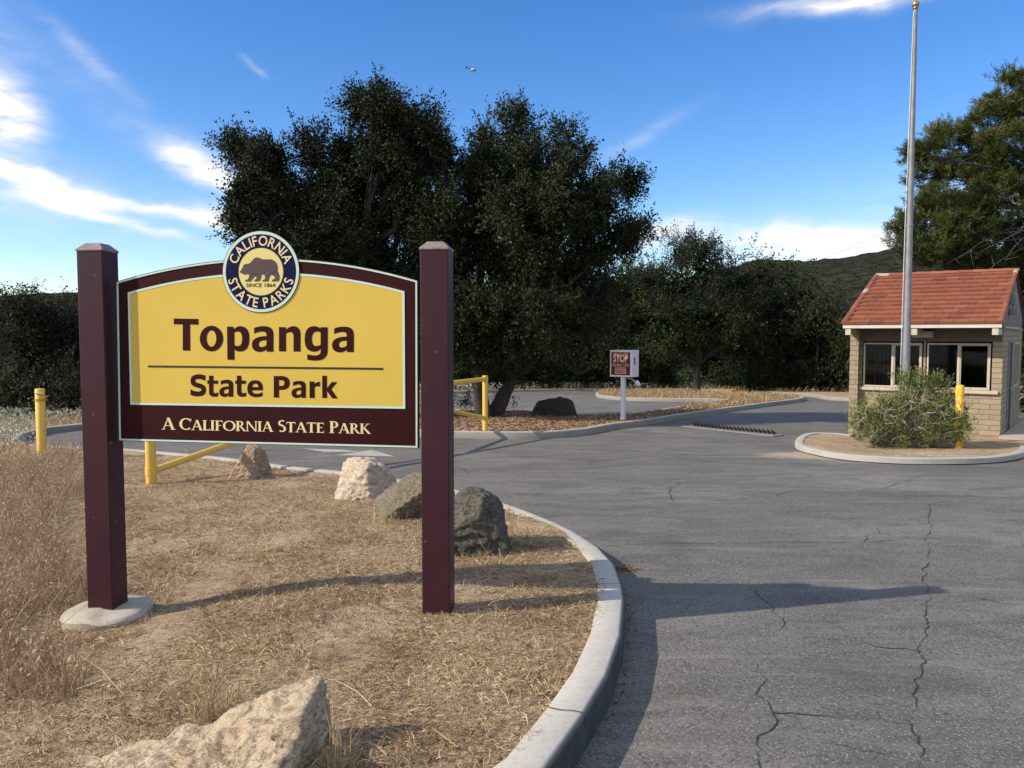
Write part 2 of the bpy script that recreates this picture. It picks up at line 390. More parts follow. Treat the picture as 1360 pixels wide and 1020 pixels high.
def kerb_mesh(name, ch, h=KH, w=.165, sgn=1, closed=False):
    prof = [(0-.012, -.03), (-.004, h-.022), (.006, h-.006), (.022, h), (w-.01, h), (w, h-.008), (w, h-.09)]
    V = []; Fc = []; rnd = random.Random(3)
    offs = [offset(ch, sgn*a) for a, _ in prof]
    n = len(ch); m = len(prof)
    for i in range(n):
        jz = .003*mnoise.noise(Vector((ch[i].x, ch[i].y, 0))*1.3)
        for k in range(m):
            q = offs[k][i]; V.append((q.x, q.y, gz(ch[i].y)+prof[k][1]+jz))
    for i in range(n-1):
        for k in range(m-1):
            f = (i*m+k, i*m+k+1, (i+1)*m+k+1, (i+1)*m+k); Fc.append(f if sgn < 0 else f[::-1])
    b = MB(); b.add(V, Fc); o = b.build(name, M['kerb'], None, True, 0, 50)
    a = o.data.attributes.new('kerb_dark', 'FLOAT', 'POINT'); st = []
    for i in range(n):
        e_ = 1.0 if (ch[i].y < 9 and sgn > 0 and h > .12) else .5; t_ = 0 if ch[i].y < 9 else .16  # near kerb face darkest, other faces half as dark, distant tops slightly
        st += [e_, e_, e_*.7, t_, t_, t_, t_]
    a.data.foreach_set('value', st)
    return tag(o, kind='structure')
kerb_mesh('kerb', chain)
# joints and hairline cracks across the near kerb
jb = MB(); acc = 0; nxt = .6; inn = offset(chain, .163); outr = offset(chain, -.006)
def mound(x, y):
    n = mnoise.noise(Vector((x*.9, y*.9, 3)))*.035 + mnoise.noise(Vector((x*3.1, y*3.1, 7)))*.014 + mnoise.noise(Vector((x*9, y*9, 1)))*.005
    z = gz(y) + KH - .022
    if y < 18: z += n*min(1, max(0, (y+2)/2))
    if y < 14:
        lf = max(0, min(1, (-1.2-x)/2.0))*max(0, min(1, (8.0-y)/3)); z -= .17*lf
        z += .03*math.exp(-((x+1.0)**2+(y-6.5)**2)/4)
    return max(z, gz(y)+.012)
for i in range(len(chain)-1):
    acc += (chain[i+1]-chain[i]).length
    if acc > nxt and -1 < chain[i].y < 24 and chain[i].x > -12:
        nxt = acc + 1.5 + .9*random.Random(i).random()
        a, b_ = outr[i], inn[i]; z = gz(chain[i].y)
        t = (chain[i+1]-chain[i]).normalized(); p = [a, a.lerp(b_, .33)+t*.006, a.lerp(b_, .66)-t*.007, b_]
        for q, r_ in zip(p[:-1], p[1:]):
            jb.add([(q.x-t.x*.003, q.y-t.y*.003, z+KH+.0045), (r_.x-t.x*.003, r_.y-t.y*.003, z+KH+.0045), (r_.x+t.x*.003, r_.y+t.y*.003, z+KH+.0045), (q.x+t.x*.003, q.y+t.y*.003, z+KH+.0045)], [(0,1,2,3)])
        jb.add([(a.x-t.x*.003, a.y-t.y*.003, z+.0), (a.x+t.x*.003, a.y+t.y*.003, z+.0), (a.x+t.x*.003, a.y+t.y*.003, z+KH-.01), (a.x-t.x*.003, a.y-t.y*.003, z+KH-.01)], [(0,1,2,3)])
tag(jb.build('kerb_joints', M['tar']), kind='structure')
def inside(poly, x, y):
    c = False; j = len(poly)-1
    for i in range(len(poly)):
        a, b = poly[i], poly[j]
        if (a[1] > y) != (b[1] > y) and x < (b[0]-a[0])*(y-a[1])/(b[1]-a[1])+a[0]: c = not c
        j = i
    return c
vb = offset(chain, .12)
outer = vb + [Vector((90,24)), Vector((90,66)), Vector((-110,66)), Vector((-110,-3)), Vector((-14,-3))]
def region(name, poly, zf, mat, pts=()):
    pl = [Vector((p[0], p[1])) for p in poly]; n = len(pl)
    allp = pl + [Vector(p) for p in pts]
    r = delaunay_2d_cdt(allp, [(i, (i+1) % n) for i in range(n)], [list(range(n))], 1, 1e-5)
    V = [(p.x, p.y, zf(p.x, p.y)) for p in r[0]]; Fc = [tuple(f) for f in r[2]]
    me = bpy.data.meshes.new(name); me.from_pydata(V, [], Fc); me.update()
    me.polygons.foreach_set('use_smooth', [True]*len(me.polygons))
    if me.polygons and sum(p.normal.z for p in me.polygons) < 0: me.flip_normals()
    return tag(link(name, me, mat), kind='structure')
opoly = [(p.x, p.y) for p in outer]
def inside_np(poly, X, Y):
    c = np.zeros(len(X), bool); P = np.array(poly); Q = np.roll(P, 1, 0)
    for (ax, ay), (bx_, by_) in zip(P, Q):
        if ay == by_: continue
        c ^= ((ay > Y) != (by_ > Y)) & (X < (bx_-ax)*(Y-ay)/(by_-ay)+ax)
    return c
rg = random.Random(5); ip = []
for (x0, x1, y0, y1, st) in ((-6, 1, -.8, 9, .085), (-13, -6, 0, 17, .35), (-6, 2, 9, 14, .25), (-13, 22, 14, 52, 1.1), (-100, 80, 52, 66, 5)):
    gx, gy = np.meshgrid(np.arange(x0, x1, st), np.arange(y0, y1, st)); q_ = rs(5); gx = gx.ravel()+q_.uniform(-.3,.3,gx.size)*st; gy = gy.ravel()+q_.uniform(-.3,.3,gy.size)*st
    m_ = inside_np(opoly, gx, gy); ip += list(zip(gx[m_].tolist(), gy[m_].tolist()))
region('verge', opoly, mound, M['ground'], ip)
# asphalt sheet
V = []; Fc = []
xs = [-60,-14,-6,0,6,14,30,90]; ys = [-25,-6,0,6,12,20,30,45,60]
for y in ys:
    for x in xs: V.append((x, y, gz(y)))
nx = len(xs)
for j in range(len(ys)-1):
    for i in range(nx-1): Fc.append((j*nx+i, j*nx+i+1, (j+1)*nx+i+1, (j+1)*nx+i))
o = MB().add(V, Fc).build('road', M['asphalt']); tag(o, kind='structure')
# base terrain to the horizon
V = []; Fc = []; xs = [-3000,-800,-200,-60,0,60,200,800,3000]; ys = [-3000,-400,-50,0,60,160,400,1200,4000]
for y in ys:
    for x in xs: V.append((x, y, gz(y)-.08))
nx = len(xs)
for j in range(len(ys)-1):
    for i in range(nx-1): Fc.append((j*nx+i, j*nx+i+1, (j+1)*nx+i+1, (j+1)*nx+i))
tag(MB().add(V, Fc).build('terrain', M['hill']), kind='structure')
# hills
def ridge_px(x_over_y):
    u = 680 + F*x_over_y
    pts = [(-900,392),(-300,396),(0,402),(110,399),(300,402),(600,408),(850,395),(960,372),(1010,360),(1060,359),(1110,354),(1150,347),(1190,340),(1240,338),(1300,346),(1400,352),(1700,345),(2400,360)]
    for (a, va), (b, vb_) in zip(pts[:-1], pts[1:]):
        if a <= u <= b:
            t = (u-a)/(b-a); t = t*t*(3-2*t); return va+(vb_-va)*t
    return pts[0][1] if u < 0 else pts[-1][1]
nxh, nyh = 520, 56; V = []; 
for j in range(nyh):
    t = j/(nyh-1); Y = 75+t*455
    for i in range(nxh):
        a = -1.5+3.3*i/(nxh-1); X = a*Y
        top = 1.6+(445-ridge_px(a))/F*380
        prof = math.sin(min(1, t/.67)*math.pi/2)**1.15 if t < .67 else math.cos((t-.67)/.33*math.pi/2)**.7
        z = -2.5 + (top+2.5)*prof
        v3 = Vector((X, Y, 0))
        z += prof*(mnoise.noise(v3*.012)*5*min(1, abs(t-.67)*4) + mnoise.noise(v3*.06)*1.2 + mnoise.noise(v3*.22)*.9 + mnoise.noise(v3*.6)*.8)
        V.append((X, Y, z))
ii = np.arange((nyh-1)*nxh).reshape(nyh-1, nxh)[:, :-1].ravel()
tag(npmesh('hill', V, np.stack([ii, ii+1, ii+1+nxh, ii+nxh], 1), M['hill'], smooth=True), kind='structure')
# island round the booth
ipx = [(1129,578),(1108,575.5),(1087,575),(1075,578),(1068,584),(1071,591),(1099,598),(1134,603),(1195,606.5),(1252,607),(1299,606),(1334,602),(1352,596),(1354,590)]
isl = smooth_chain([P2(u, v, .11) for u, v in ipx], .2, .3)
ib = isl[::-1]
kerb_mesh('kerb.001', ib, .11, .16, 1)
A_ = R(-36); BO = Vector((10.2, 16.9)); bx = Vector((math.cos(A_), math.sin(A_))); by = Vector((-math.sin(A_), math.cos(A_)))
def BW(x, y): return BO + bx*x + by*y
ibo = offset(ib, .1)
poly = [(p.x, p.y) for p in ibo] + [tuple(BW(-3.2, 1.2)), tuple(BW(-3.2, 6.4)), tuple(BW(1.4, 6.4)), tuple(BW(1.4, 1.0))]
xs_ = [p[0] for p in poly]; ipt = [(x, y) for x in np.arange(min(xs_), max(xs_), .25) for y in np.arange(14, 19, .25) if inside(poly, x, y)]
region('island_soil', poly, lambda x, y: gz(y)+.095+.03*mnoise.noise(Vector((x*2, y*2, 0))), M['ground'], ipt)
b = MB(); c4 = [BW(.02,-.55), BW(1.6,-.3), BW(1.6,6.6), BW(.02,6.6)]
b.add([(p.x, p.y, gz(p.y)+.14) for p in c4]+[(p.x, p.y, gz(p.y)-.1) for p in c4], [(0,1,2,3),(0,4,5,1),(1,5,6,2),(2,6,7,3),(3,7,4,0)])
tag(b.build('walkway', M['slab']), kind='structure')
# painted arrow
b = MB()
def flat(b, pp, h): 
    q = [G(u, v, h) for u, v in pp]; b.add([tuple(p) for p in q], [tuple(range(len(q)))])
flat(b, [(446,604.5),(494,597.5),(524,606.3)], .005); flat(b, [(400,595.5),(455,597),(478,600.5),(430,600)], .0055)
tag(b.build('road_arrow', M['paintw']), kind='structure')
# cracks
def q8(p): return (p[0]/2.4286+800, p[1]/2.4286+600)
def q7(p): return (p[0]/4.25+580, p[1]/4.25+420)
cracks = [([q8(p) for p in [(1055,165),(1056,235),(1050,300),(1048,360),(1035,400),(1052,450),(1045,520),(1035,600),(1020,700),(1010,800),(1005,870),(1012,940),(1010,1030)]], .016),
 ([q8(p) for p in [(-10,301),(150,296),(300,295),(450,293),(600,292),(720,292),(840,290),(950,286),(1050,285)]], .022),
 ([q8(p) for p in [(840,290),(850,270),(895,262),(890,245)]], .018), ([q8(p) for p in [(875,235),(960,236),(1050,234)]], .02),
 ([q8(p) for p in [(490,450),(515,478),(540,490),(560,530),(585,550),(575,580),(600,600)]], .015),
 ([q8(p) for p in [(655,600),(750,607),(820,612),(880,625),(950,632),(1030,645)]], .015),
 ([q8(p) for p in [(510,690),(520,740),(500,780),(530,810),(545,840),(550,855),(540,890),(510,920),(530,960),(525,1030)]], .013),
 ([q8(p) for p in [(550,848),(650,849),(760,852),(880,862),(1005,878)]], .016),
 ([q8(p) for p in [(210,95),(240,98),(300,99),(370,99)]], .022), ([q8(p) for p in [(250,100),(222,118),(215,135),(232,160)]], .02),
 ([q8(p) for p in [(560,140),(600,128),(660,117),(770,119),(900,121),(950,104),(1050,72)]], .02),
 ([q7(p) for p in [(110,840),(150,860),(190,890),(300,885),(400,871),(490,866),(590,862),(680,845),(780,830),(950,815),(1150,800)]], .025),
 ([q7(p) for p in [(97,905),(150,898),(190,890)]], .02), ([q8(p) for p in [(1060,165),(1100,160),(1140,150),(1190,140)]], .016),
 ([q8(p) for p in [(720,935),(790,950),(860,962),(930,968)]], .008), ([q8(p) for p in [(780,460),(850,462),(905,452)]], .006),
 ([q8(p) for p in [(1225,470),(1290,488),(1360,492)]], .014)]
b = MB(); rc = random.Random(11)
for pp, w in cracks:
    pts = [G(u, v, .004) for u, v in pp]; P = []
    for a, c in zip(pts[:-1], pts[1:]):
        k = max(2, int((c-a).length/.035))
        for j in range(k):
            p = a.lerp(c, j/k); L = .02
            P.append(p + Vector((mnoise.noise(p*5)*L*2+rc.uniform(-.011,.011), mnoise.noise(p*5+Vector((9,9,9)))*L*2+rc.uniform(-.011,.011), 0)))
    P.append(pts[-1])
    V = []; 
    for i, p in enumerate(P):
        t = P[min(i+1, len(P)-1)]-P[max(i-1, 0)]; t.z = 0; t.normalize(); nn = Vector((-t.y, t.x, 0))
        ww = w*.23*max(.10, .75+1.3*mnoise.noise(p*4+Vector((3,1,0)))); z = gz(p.y)+.004
        V += [(p.x+nn.x*ww, p.y+nn.y*ww, z), (p.x-nn.x*ww, p.y-nn.y*ww, z)]
    b.add(V, [(2*i, 2*i+1, 2*i+3, 2*i+2) for i in range(len(P)-1)])
tag(b.build('road_cracks', M['tar']), kind='structure')
# ------------------------------------------------------------------ entrance sign
BL = U(158,585,4.95); BR = U(555,595,4.75)
ex = Vector((BR.x-BL.x, BR.y-BL.y, 0)); WB = ex.length; ex.normalize(); ey = Vector((-ex.y, ex.x, 0))
SG = empty('park_entrance_sign', (BL.x, BL.y, mound(BL.x, BL.y)), math.atan2(ex.y, ex.x)); SO = Vector(SG.location)
tag(SG, 'large yellow and burgundy wooden sign between two square burgundy posts, reading Topanga State Park', 'sign')
def BP(u, v):
    d = ray(u, v); o = Vector((0,0,EYE)); P0 = Vector((BL.x, BL.y, 0)); t = (P0-o).dot(ey)/d.dot(ey); p = o+d*t-SO
    return (p.dot(ex), p.z)
def arch(uL, vL, uR, vR, um, vm, n=40):     # parabola through three points, left to right
    out = []
    for i in range(n+1):
        u = uL+(uR-uL)*i/n
        l = vL*(u-um)*(u-uR)/((uL-um)*(uL-uR)) + vm*(u-uL)*(u-uR)/((um-uL)*(um-uR)) + vR*(u-uL)*(u-um)/((uR-uL)*(uR-um))
        out.append((u, l))
    return out
def plate(o_px): return [BP(u, v) for u, v in o_px]
def inset(poly, d):
    n = len(poly); out = []
    area = sum(poly[i][0]*poly[(i+1)%n][1]-poly[(i+1)%n][0]*poly[i][1] for i in range(n)); s = 1 if area > 0 else -1
    for i in range(n):
        a = Vector(poly[i-1]); p = Vector(poly[i]); c = Vector(poly[(i+1) % n])
        e1 = (p-a).normalized(); e2 = (c-p).normalized(); n1 = Vector((-e1.y, e1.x))*s; n2 = Vector((-e2.y, e2.x))*s
        k = (n1+n2); k = k/max(.3, k.dot(n1)); out.append(tuple(p+k*d))
    return out
outl = plate(arch(154.5,374,555,372.5,352,343)+[(555.5,595.5),(158,585.5)])
board = MB().prism([outl], 0, .038).build('sign_board', M['burg'], SG)
def layer(name, loops, y, mat, parent, th=.002): return MB().prism(loops, y-th, y+.0005).build(name, mat, parent)
layer('border_edge', [outl, inset(outl, .016)], 0, M['green'], board, .0015)
layer('border', [inset(outl, .004), inset(outl, .0140)], -.001, M['mint'], board, .003)
inl = plate(arch(169.5,388,538,386.5,352,361.5)+[(539,543.5),(173,538)])
layer('panel_edge', [inl], 0, M['green'], board, .0012)
layer('panel_border', [inset(inl, .003), inset(inl, .0160)], -.001, M['mint'], board, .003)
layer('yellow_panel', [inset(inl, .0168)], -.001, M['yellow'], board, .0015)
# custom bold lettering, outlines read in enlarged photo units
def qb(path, n=8):
    out = []
    for it in path:
        if it[0] == 'q':
            _, cx, cy, x, y = it; p0 = out[-1]
            for j in range(1, n+1):
                t = j/n; out.append(((1-t)**2*p0[0]+2*t*(1-t)*cx+t*t*x, (1-t)**2*p0[1]+2*t*(1-t)*cy+t*t*y))
        else: out.append(it)
    if (Vector(out[0])-Vector(out[-1])).length < .5: out.pop()
    return out
def ell(cx, cy, rx, ry, n=36): return [(cx+rx*math.cos(2*math.pi*i/n), cy+ry*math.sin(2*math.pi*i/n)) for i in range(n)]
q = 'q'
aO = [(616,134),(q,645,121,685,121),(q,750,121,750,178),(750,298),(703,298),(703,280),(q,683,300,655,300),(q,601,298,601,247),(q,601,192,702,190),(702,180),(q,702,158,672,158),(q,650,158,616,172)]
aH = [(702,218),(q,648,218,648,246),(q,648,266,668,266),(q,688,266,702,252)]
def aff(path, b0, b1):
    sx = (b1[1]-b1[0])/(b0[1]-b0[0]); sy = (b1[3]-b1[2])/(b0[3]-b0[2]); out = []
    f = lambda x, y: (b1[0]+(x-b0[0])*sx, b1[2]+(y-b0[2])*sy)
    for it in path:
        out.append((q, *f(it[1], it[2]), *f(it[3], it[4])) if it[0] == q else f(*it))
    return out
ab = (601,750,121,300)
tO = [(303,465),(333,465),(333,498),(365,499),(365,521),(333,521),(333,570),(q,333,587,350,586),(366,582),(366,607),(q,352,612,338,611),(q,303,611,303,578),(303,521),(291,520),(291,498),(303,498)]
glyphs = {
 'T': [[(58,68),(229,71),(229,110),(171,109),(172,291),(121,289),(121,109),(58,107)]],
 'o': [ell(320,207,81,89), ell(320,207,34,57)],
 'p': [[(428,124),(472,125),(474,143),(q,500,120,522,121),(q,583,125,583,205),(q,583,296,520,297),(q,495,297,479,284),(480,355),(431,353)], [(478,165),(q,490,158,505,158),(q,533,160,533,208),(q,533,258,505,259),(q,490,259,479,252)]],
 'a': [aO, aH],
 'n': [[(789,127),(836,128),(836,147),(q,862,121,890,121),(q,938,123,938,180),(938,297),(890,297),(890,195),(q,890,162,868,162),(q,852,162,837,172),(837,296),(789,295)]],
 'g': [[(1080,128),(1127,129),(1127,285),(q,1127,360,1045,360),(q,1010,360,985,352),(986,315),(q,1010,324,1040,324),(q,1079,324,1079,290),(1079,279),(q,1060,298,1030,298),(q,967,296,967,212),(q,967,123,1030,121),(q,1058,121,1077,138)], [(1078,165),(q,1066,158,1053,158),(q,1017,160,1017,210),(q,1017,259,1048,259),(q,1065,259,1078,250)]],
 'a2': [aff(aO, ab, (1157,1308,124,303)), aff(aH, ab, (1157,1308,124,303))],
 'S': [[(278,465),(276,500),(q,250,487,228,487),(q,206,487,206,502),(q,206,512,235,518),(q,282,528,282,563),(q,282,608,222,608),(q,195,608,174,597),(175,559),(q,200,575,225,575),(q,250,575,250,562),(q,250,552,222,547),(q,175,538,175,502),(q,175,456,232,455),(q,255,455,278,465)]],
 't': [tO], 't2': [aff(tO, (0,1,0,1), (194,195,0,1))],
 'a3': [aff(aO, ab, (375,471,493,612)), aff(aH, ab, (375,471,493,612))],
 'e': [[(676,566),(602,566),(q,602,590,637,590),(q,655,590,673,578),(675,604),(q,655,614,632,614),(q,568,612,569,556),(q,569,497,625,496),(q,676,498,676,553)], [(603,544),(646,544),(q,646,520,625,520),(q,604,520,603,544)]],
 'P': [[(753,467),(805,467),(q,864,470,863,516),(q,862,563,805,563),(788,563),(789,617),(753,616)], [(788,495),(803,495),(q,827,496,827,515),(q,827,536,803,536),(788,536)]],
 'a4': [aff(aO, ab, (876,975,501,620)), aff(aH, ab, (876,975,501,620))],
 'r': [[(1001,505),(1035,506),(1035,525),(q,1050,506,1073,508),(1073,540),(q,1050,534,1036,546),(1037,620),(1001,619)]],
 'k': [[(1089,465),(1121,465),(1121,553),(1155,509),(1193,510),(1152,558),(1197,623),(1158,622),(1121,570),(1122,620),(1089,619)]]}
lt = MB()
for k, loops in glyphs.items():
    lt.prism([[BP(220+x/5.2308, 410+y/5.2308) for x, y in qb(l)] for l in loops], -.0042, -.0024)
lt.build('lettering', M['letter'], board)
layer('rule_line', [plate([(197,485.3),(509,488.5),(509,491),(197,487.6)])], -.0028, M['black'], board, .002)
# serif capitals
def ser(ch):
    k, n_, s_ = .17, .075, .045; P = []
    def bar(x0, y0, x1, y1, w):
        P.append([(x0-w/2, y0), (x0+w/2, y0), (x1+w/2, y1), (x1-w/2, y1)])
    def sf(x, y, w=.30): P.append([(x-w/2, y), (x+w/2, y), (x+w/2, y+s_), (x-w/2, y+s_)])
    def hb(x0, x1, y, w=n_, tick=0):
        P.append([(x0, y-w/2), (x1, y-w/2), (x1, y+w/2), (x0, y+w/2)])
        if tick: P.append([(x1-.04, y-w/2 if tick > 0 else y+w/2), (x1, y-w/2 if tick > 0 else y+w/2), (x1+.02, y+tick), (x1-.01, y+tick)])
    def ring(cx, cy, rx, ry, a0, a1, tk=k, tn=n_, m=18):
        o = []; i_ = []
        for j in range(m+1):
            w = R(a0+(a1-a0)*j/m); wd = tn+(tk-tn)*abs(math.cos(w))**1.5
            o.append((cx+rx*math.cos(w), cy+ry*math.sin(w))); i_.append((cx+(rx-wd)*math.cos(w), cy+(ry-wd)*math.sin(w)))
        P.append(o+i_[::-1])
    if ch == 'A': bar(.10,0,.40,1,n_); bar(.70,0,.40,1,k); hb(.2,.6,.34,.06); sf(.10,0,.24); sf(.70,0,.30); W=.82
    elif ch == 'C': ring(.44,.5,.42,.5,48,312); P.append([(.70,.70),(.74,.70),(.76,.98),(.72,.92)]); W=.80
    elif ch == 'L': bar(.18,0,.18,1,k); sf(.18,.955); sf(.18,0); hb(.2,.55,.04,.08,.2); W=.60
    elif ch == 'I': bar(.17,0,.17,1,k); sf(.17,.955); sf(.17,0); W=.34
    elif ch == 'F': bar(.18,0,.18,1,k); sf(.18,.955); sf(.18,0); hb(.2,.56,.96,.08,-.2+.0); hb(.2,.46,.52,.07); W=.60
    elif ch == 'E': bar(.18,0,.18,1,k); sf(.18,.955); sf(.18,0); hb(.2,.56,.96,.08,-.18); hb(.2,.48,.52,.07); hb(.2,.58,.04,.08,.18); W=.64
    elif ch == 'T': bar(.36,0,.36,1,k); sf(.36,0); hb(.04,.68,.96,.08,-.18); P.append([(.04,.96),(.08,.96),(.06,.78),(.03,.78)]); W=.72
    elif ch == 'O': ring(.48,.5,.46,.5,0,180); ring(.48,.5,.46,.5,180,360); W=.96
    elif ch == 'R': bar(.18,0,.18,1,k); sf(.18,.955); sf(.18,0); ring(.30,.74,.28,.26,-90,90,.15,.06); hb(.2,.3,.97,.06); hb(.2,.32,.50,.06); P.append([(.30,.48),(.44,.48),(.78,0),(.60,0)]); W=.76
    elif ch == 'P': bar(.18,0,.18,1,k); sf(.18,.955); sf(.18,0); ring(.30,.72,.28,.28,-90,90,.15,.06); hb(.2,.3,.97,.06); hb(.2,.32,.46,.06); W=.62
    elif ch == 'N': bar(.14,0,.14,1,n_); bar(.76,0,.76,1,n_); P.append([(.06,1),(.24,1),(.80,0),(.70,0)]); sf(.14,0,.22); sf(.76,.955,.22); W=.90
    elif ch == 'S': ring(.29,.74,.23,.26,45,250,.12,.08); ring(.29,.27,.25,.27,-135,72,.14,.08); P.append([(.17,.60),(.36,.42),(.42,.54),(.24,.66)]); W=.56
    elif ch == 'K': bar(.18,0,.18,1,k); sf(.18,.955); sf(.18,0); bar(.26,.48,.62,1,n_); P.append([(.28,.52),(.42,.56),(.84,0),(.62,0)]); sf(.62,.955,.24); W=.80
    else: W=.34
    return P, W
words = 'A CALIFORNIA STATE PARK'; adv = []; cur = 0; prev = ' '
for c in words:
    hgt = 1.17 if (prev == ' ' and c != ' ') else 1.0
    P, W = ser(c); adv.append((P, cur, hgt)); cur += W*hgt*.96; prev = c
lt = MB(); zl = 0
for P, x0, hgt in adv:
    for pl in P:
        pts = []
        for (x, y) in pl:
            tt = (x0+x*hgt)/cur; u = 215+tt*(491.5-215); vb_ = 570.3+tt*5.9; pts.append(BP(u, vb_-y*hgt*13.4))
        zl += 1; lt.prism([pts], -.0012-.00004*(zl % 23), -.0002)
lt.build('lower_lettering', M['cream'], board)
# emblem
def se(fx, n=64): return [BP(347.3+fx*51.2*math.cos(2*math.pi*i/n), 361.0-fx*54.5*math.sin(2*math.pi*i/n)) for i in range(n)]
seal = MB().prism([se(1.0)], -.006, 0).build('emblem', M['green'], SG)
def slayer(name, loops, y, mat): return MB().prism(loops, y-.0018, y+.0004).build(name, mat, seal)
slayer('emblem_rim', [se(.985), se(.915)], -.0065, M['mint']); slayer('emblem_ring', [se(.905), se(.60)], -.0065, M['navy'])
slayer('emblem_centre', [se(.575)], -.0065, M['sealyellow'])
bc = [(247,515),(262,505),(272,487),(288,462),(292,440),(305,436),(318,432),(335,430),(352,428),(372,412),(395,388),(415,365),(440,357),(465,360),(492,374),(520,380),(560,380),(600,378),(630,388),(655,410),(670,440),(676,475),(672,500),(684,530),(696,570),(697,600),(684,625),(640,628),(612,626),(612,612),(630,604),(648,590),(640,572),(615,556),(600,546),(590,566),(578,590),(576,612),(570,626),(530,628),(503,626),(506,612),(526,606),(537,590),(532,565),(520,548),(495,552),(490,575),(482,600),(474,622),(440,628),(412,624),(414,610),(430,604),(440,590),(432,572),(418,572),(400,590),(382,612),(378,626),(340,628),(306,626),(310,613),(336,607),(350,585),(358,565),(352,548),(330,545),(310,550),(292,548),(270,535),(250,526)]
def s8(p): return (290+p[0]/8.5, 300+p[1]/8.5)
slayer('bear_figure', [[BP(*s8(p)) for p in bc]], -.0083, M['bear'])
cr = MB()
for ln in [[(372,570),(385,545),(420,540),(455,545)],[(525,545),(527,520),(533,505)],[(585,560),(610,540),(640,520),(665,490)],[(362,430),(352,440),(335,438)],[(300,445),(310,455),(306,440)]]:
    pts = [BP(*s8(p)) for p in ln]
    for a, c in zip(pts[:-1], pts[1:]):
        d = (Vector(c)-Vector(a)).normalized()*.0009; cr.prism([[(a[0]-d.y,a[1]+d.x),(c[0]-d.y,c[1]+d.x),(c[0]+d.y,c[1]-d.x),(a[0]+d.y,a[1]-d.x)]], -.0108, -.0101)
cr.build('bear_outline', M['black'], seal)
def text_geo(s, size=1.0, off=0.0, align='LEFT'):
    c = bpy.data.curves.new('text', 'FONT'); c.body = s; c.size = size; c.offset = off; c.align_x = align; c.resolution_u = 3
    o = bpy.data.objects.new('text', c); COL.objects.link(o); bpy.context.view_layer.update()
    me = bpy.data.meshes.new_from_object(o.evaluated_get(bpy.context.evaluated_depsgraph_get()))
    V = [(v.co.x, v.co.y) for v in me.vertices]; Fc = [tuple(p.vertices) for p in me.polygons]
    COL.objects.unlink(o); bpy.data.objects.remove(o); bpy.data.curves.remove(c); bpy.data.meshes.remove(me)
    return V, Fc
def put(b, V, Fc, f, y):
    W = []
    for x, z in V: a, c = f(x, z); W.append((a, y, c))
    FF = []
    for t in Fc:
        a, c, d = (Vector((W[t[0]][0], W[t[0]][2])), Vector((W[t[1]][0], W[t[1]][2])), Vector((W[t[2]][0], W[t[2]][2])))
        FF.append(t if (c-a).cross(d-a) > 0 else t[::-1])
    b.add(W, FF)
tb = MB()
def arc_text(s, th0, th1, rad, flip, size):
    gl = [(text_geo(c, 1, .012) if c != ' ' else ([], [])) for c in s]
    ws = [max([p[0] for p in V])-min([p[0] for p in V]) if V else .22 for V, _ in gl]; gap = .14
    tot = sum(ws)+gap*(len(s)-1); cur = 0
    for (V, Fc), w in zip(gl, ws):
        tt = (cur+w/2)/tot; th = R(th0+(th1-th0)*tt); cur += w+gap
        if not V: continue
        mx = (max(p[0] for p in V)+min(p[0] for p in V))/2
        def f(x, z, th=th, mx=mx):
            lx = (x-mx)*size*.98; lz = (z-.345)*size*1.10
            # basis at angle th (unit circle): tangent clockwise for top text
            if not flip: px = math.cos(th)*(rad+lz)+math.sin(th)*lx; py = math.sin(th)*(rad+lz)-math.cos(th)*lx
            else: px = math.cos(th)*(rad-lz)-math.sin(th)*lx; py = math.sin(th)*(rad-lz)+math.cos(th)*lx
            return BP(347.3+51.2*px, 361-54.5*py)
        put(tb, V, Fc, f, -.0101)
arc_text('CALIFORNIA', 163, 17, .755, False, .31)
arc_text('STATE PARKS', 193, 347, .755, True, .31)
tb.build('emblem_lettering', M['cream'], seal)
tb = MB(); V, Fc = text_geo('SINCE 1864', 1, .008, 'CENTER')
wx = max(p[0] for p in V)
put(tb, V, Fc, lambda x, z: BP(347+x/wx*19.3, 381.2-z*7.0), -.0101); tb.build('emblem_small_lettering', M['letter'], seal)
# posts
PW = .164
def post(a0, ztop, foot):
    p = MB(); x0, x1 = a0, a0+PW; y0, y1 = -.075, PW-.075
    p.box(x0, x1, y0, y1, -.45, ztop); o = p.build('post', M['post'], SG, bevel=.006)
    e = .004; c = MB(); z = ztop-.004; i = .035; h = .05
    c.add([(x0-e,y0-e,z),(x1+e,y0-e,z),(x1+e,y1+e,z),(x0-e,y1+e,z),(x0-e,y0-e,z+.012),(x1+e,y0-e,z+.012),(x1+e,y1+e,z+.012),(x0-e,y1+e,z+.012),
           (x0+i,y0+i,z+h),(x1-i,y0+i,z+h),(x1-i,y1-i,z+h),(x0+i,y1-i,z+h)],
          [(0,1,5,4),(1,2,6,5),(2,3,7,6),(3,0,4,7),(4,5,9,8),(5,6,10,9),(6,7,11,10),(7,4,8,11),(8,9,10,11),(3,2,1,0)])
    c.build('cap', M['cap'], o, bevel=.003)
aL = BP(150.5, 480)[0]-PW+.0; aR = BP(559.5, 480)[0]+.012
zt = BP(128, 334)[1]-.0; post(aL-.004, U(128,333,4.92).z-SO.z, True); post(aR, U(580,331,4.68).z-SO.z, False)
f = MB(); rf = random.Random(2); pr = []
f.lathe([(.24,-.3),(.245,.0),(.25,.02),(.24,.036),(.225,.046),(.15,.05),(.06,.052)], 40, Matrix.Translation((aL+PW/2+.02, -.03, -.125-SO.z)))
fo = f.build('footing', M['footing'], SG, True, 0, 35)
for v in fo.data.vertices: n_ = mnoise.noise(v.co*7)*.03+mnoise.noise(v.co*25)*.008; v.co.x += n_; v.co.y += n_*.6; v.co.z += n_*.45
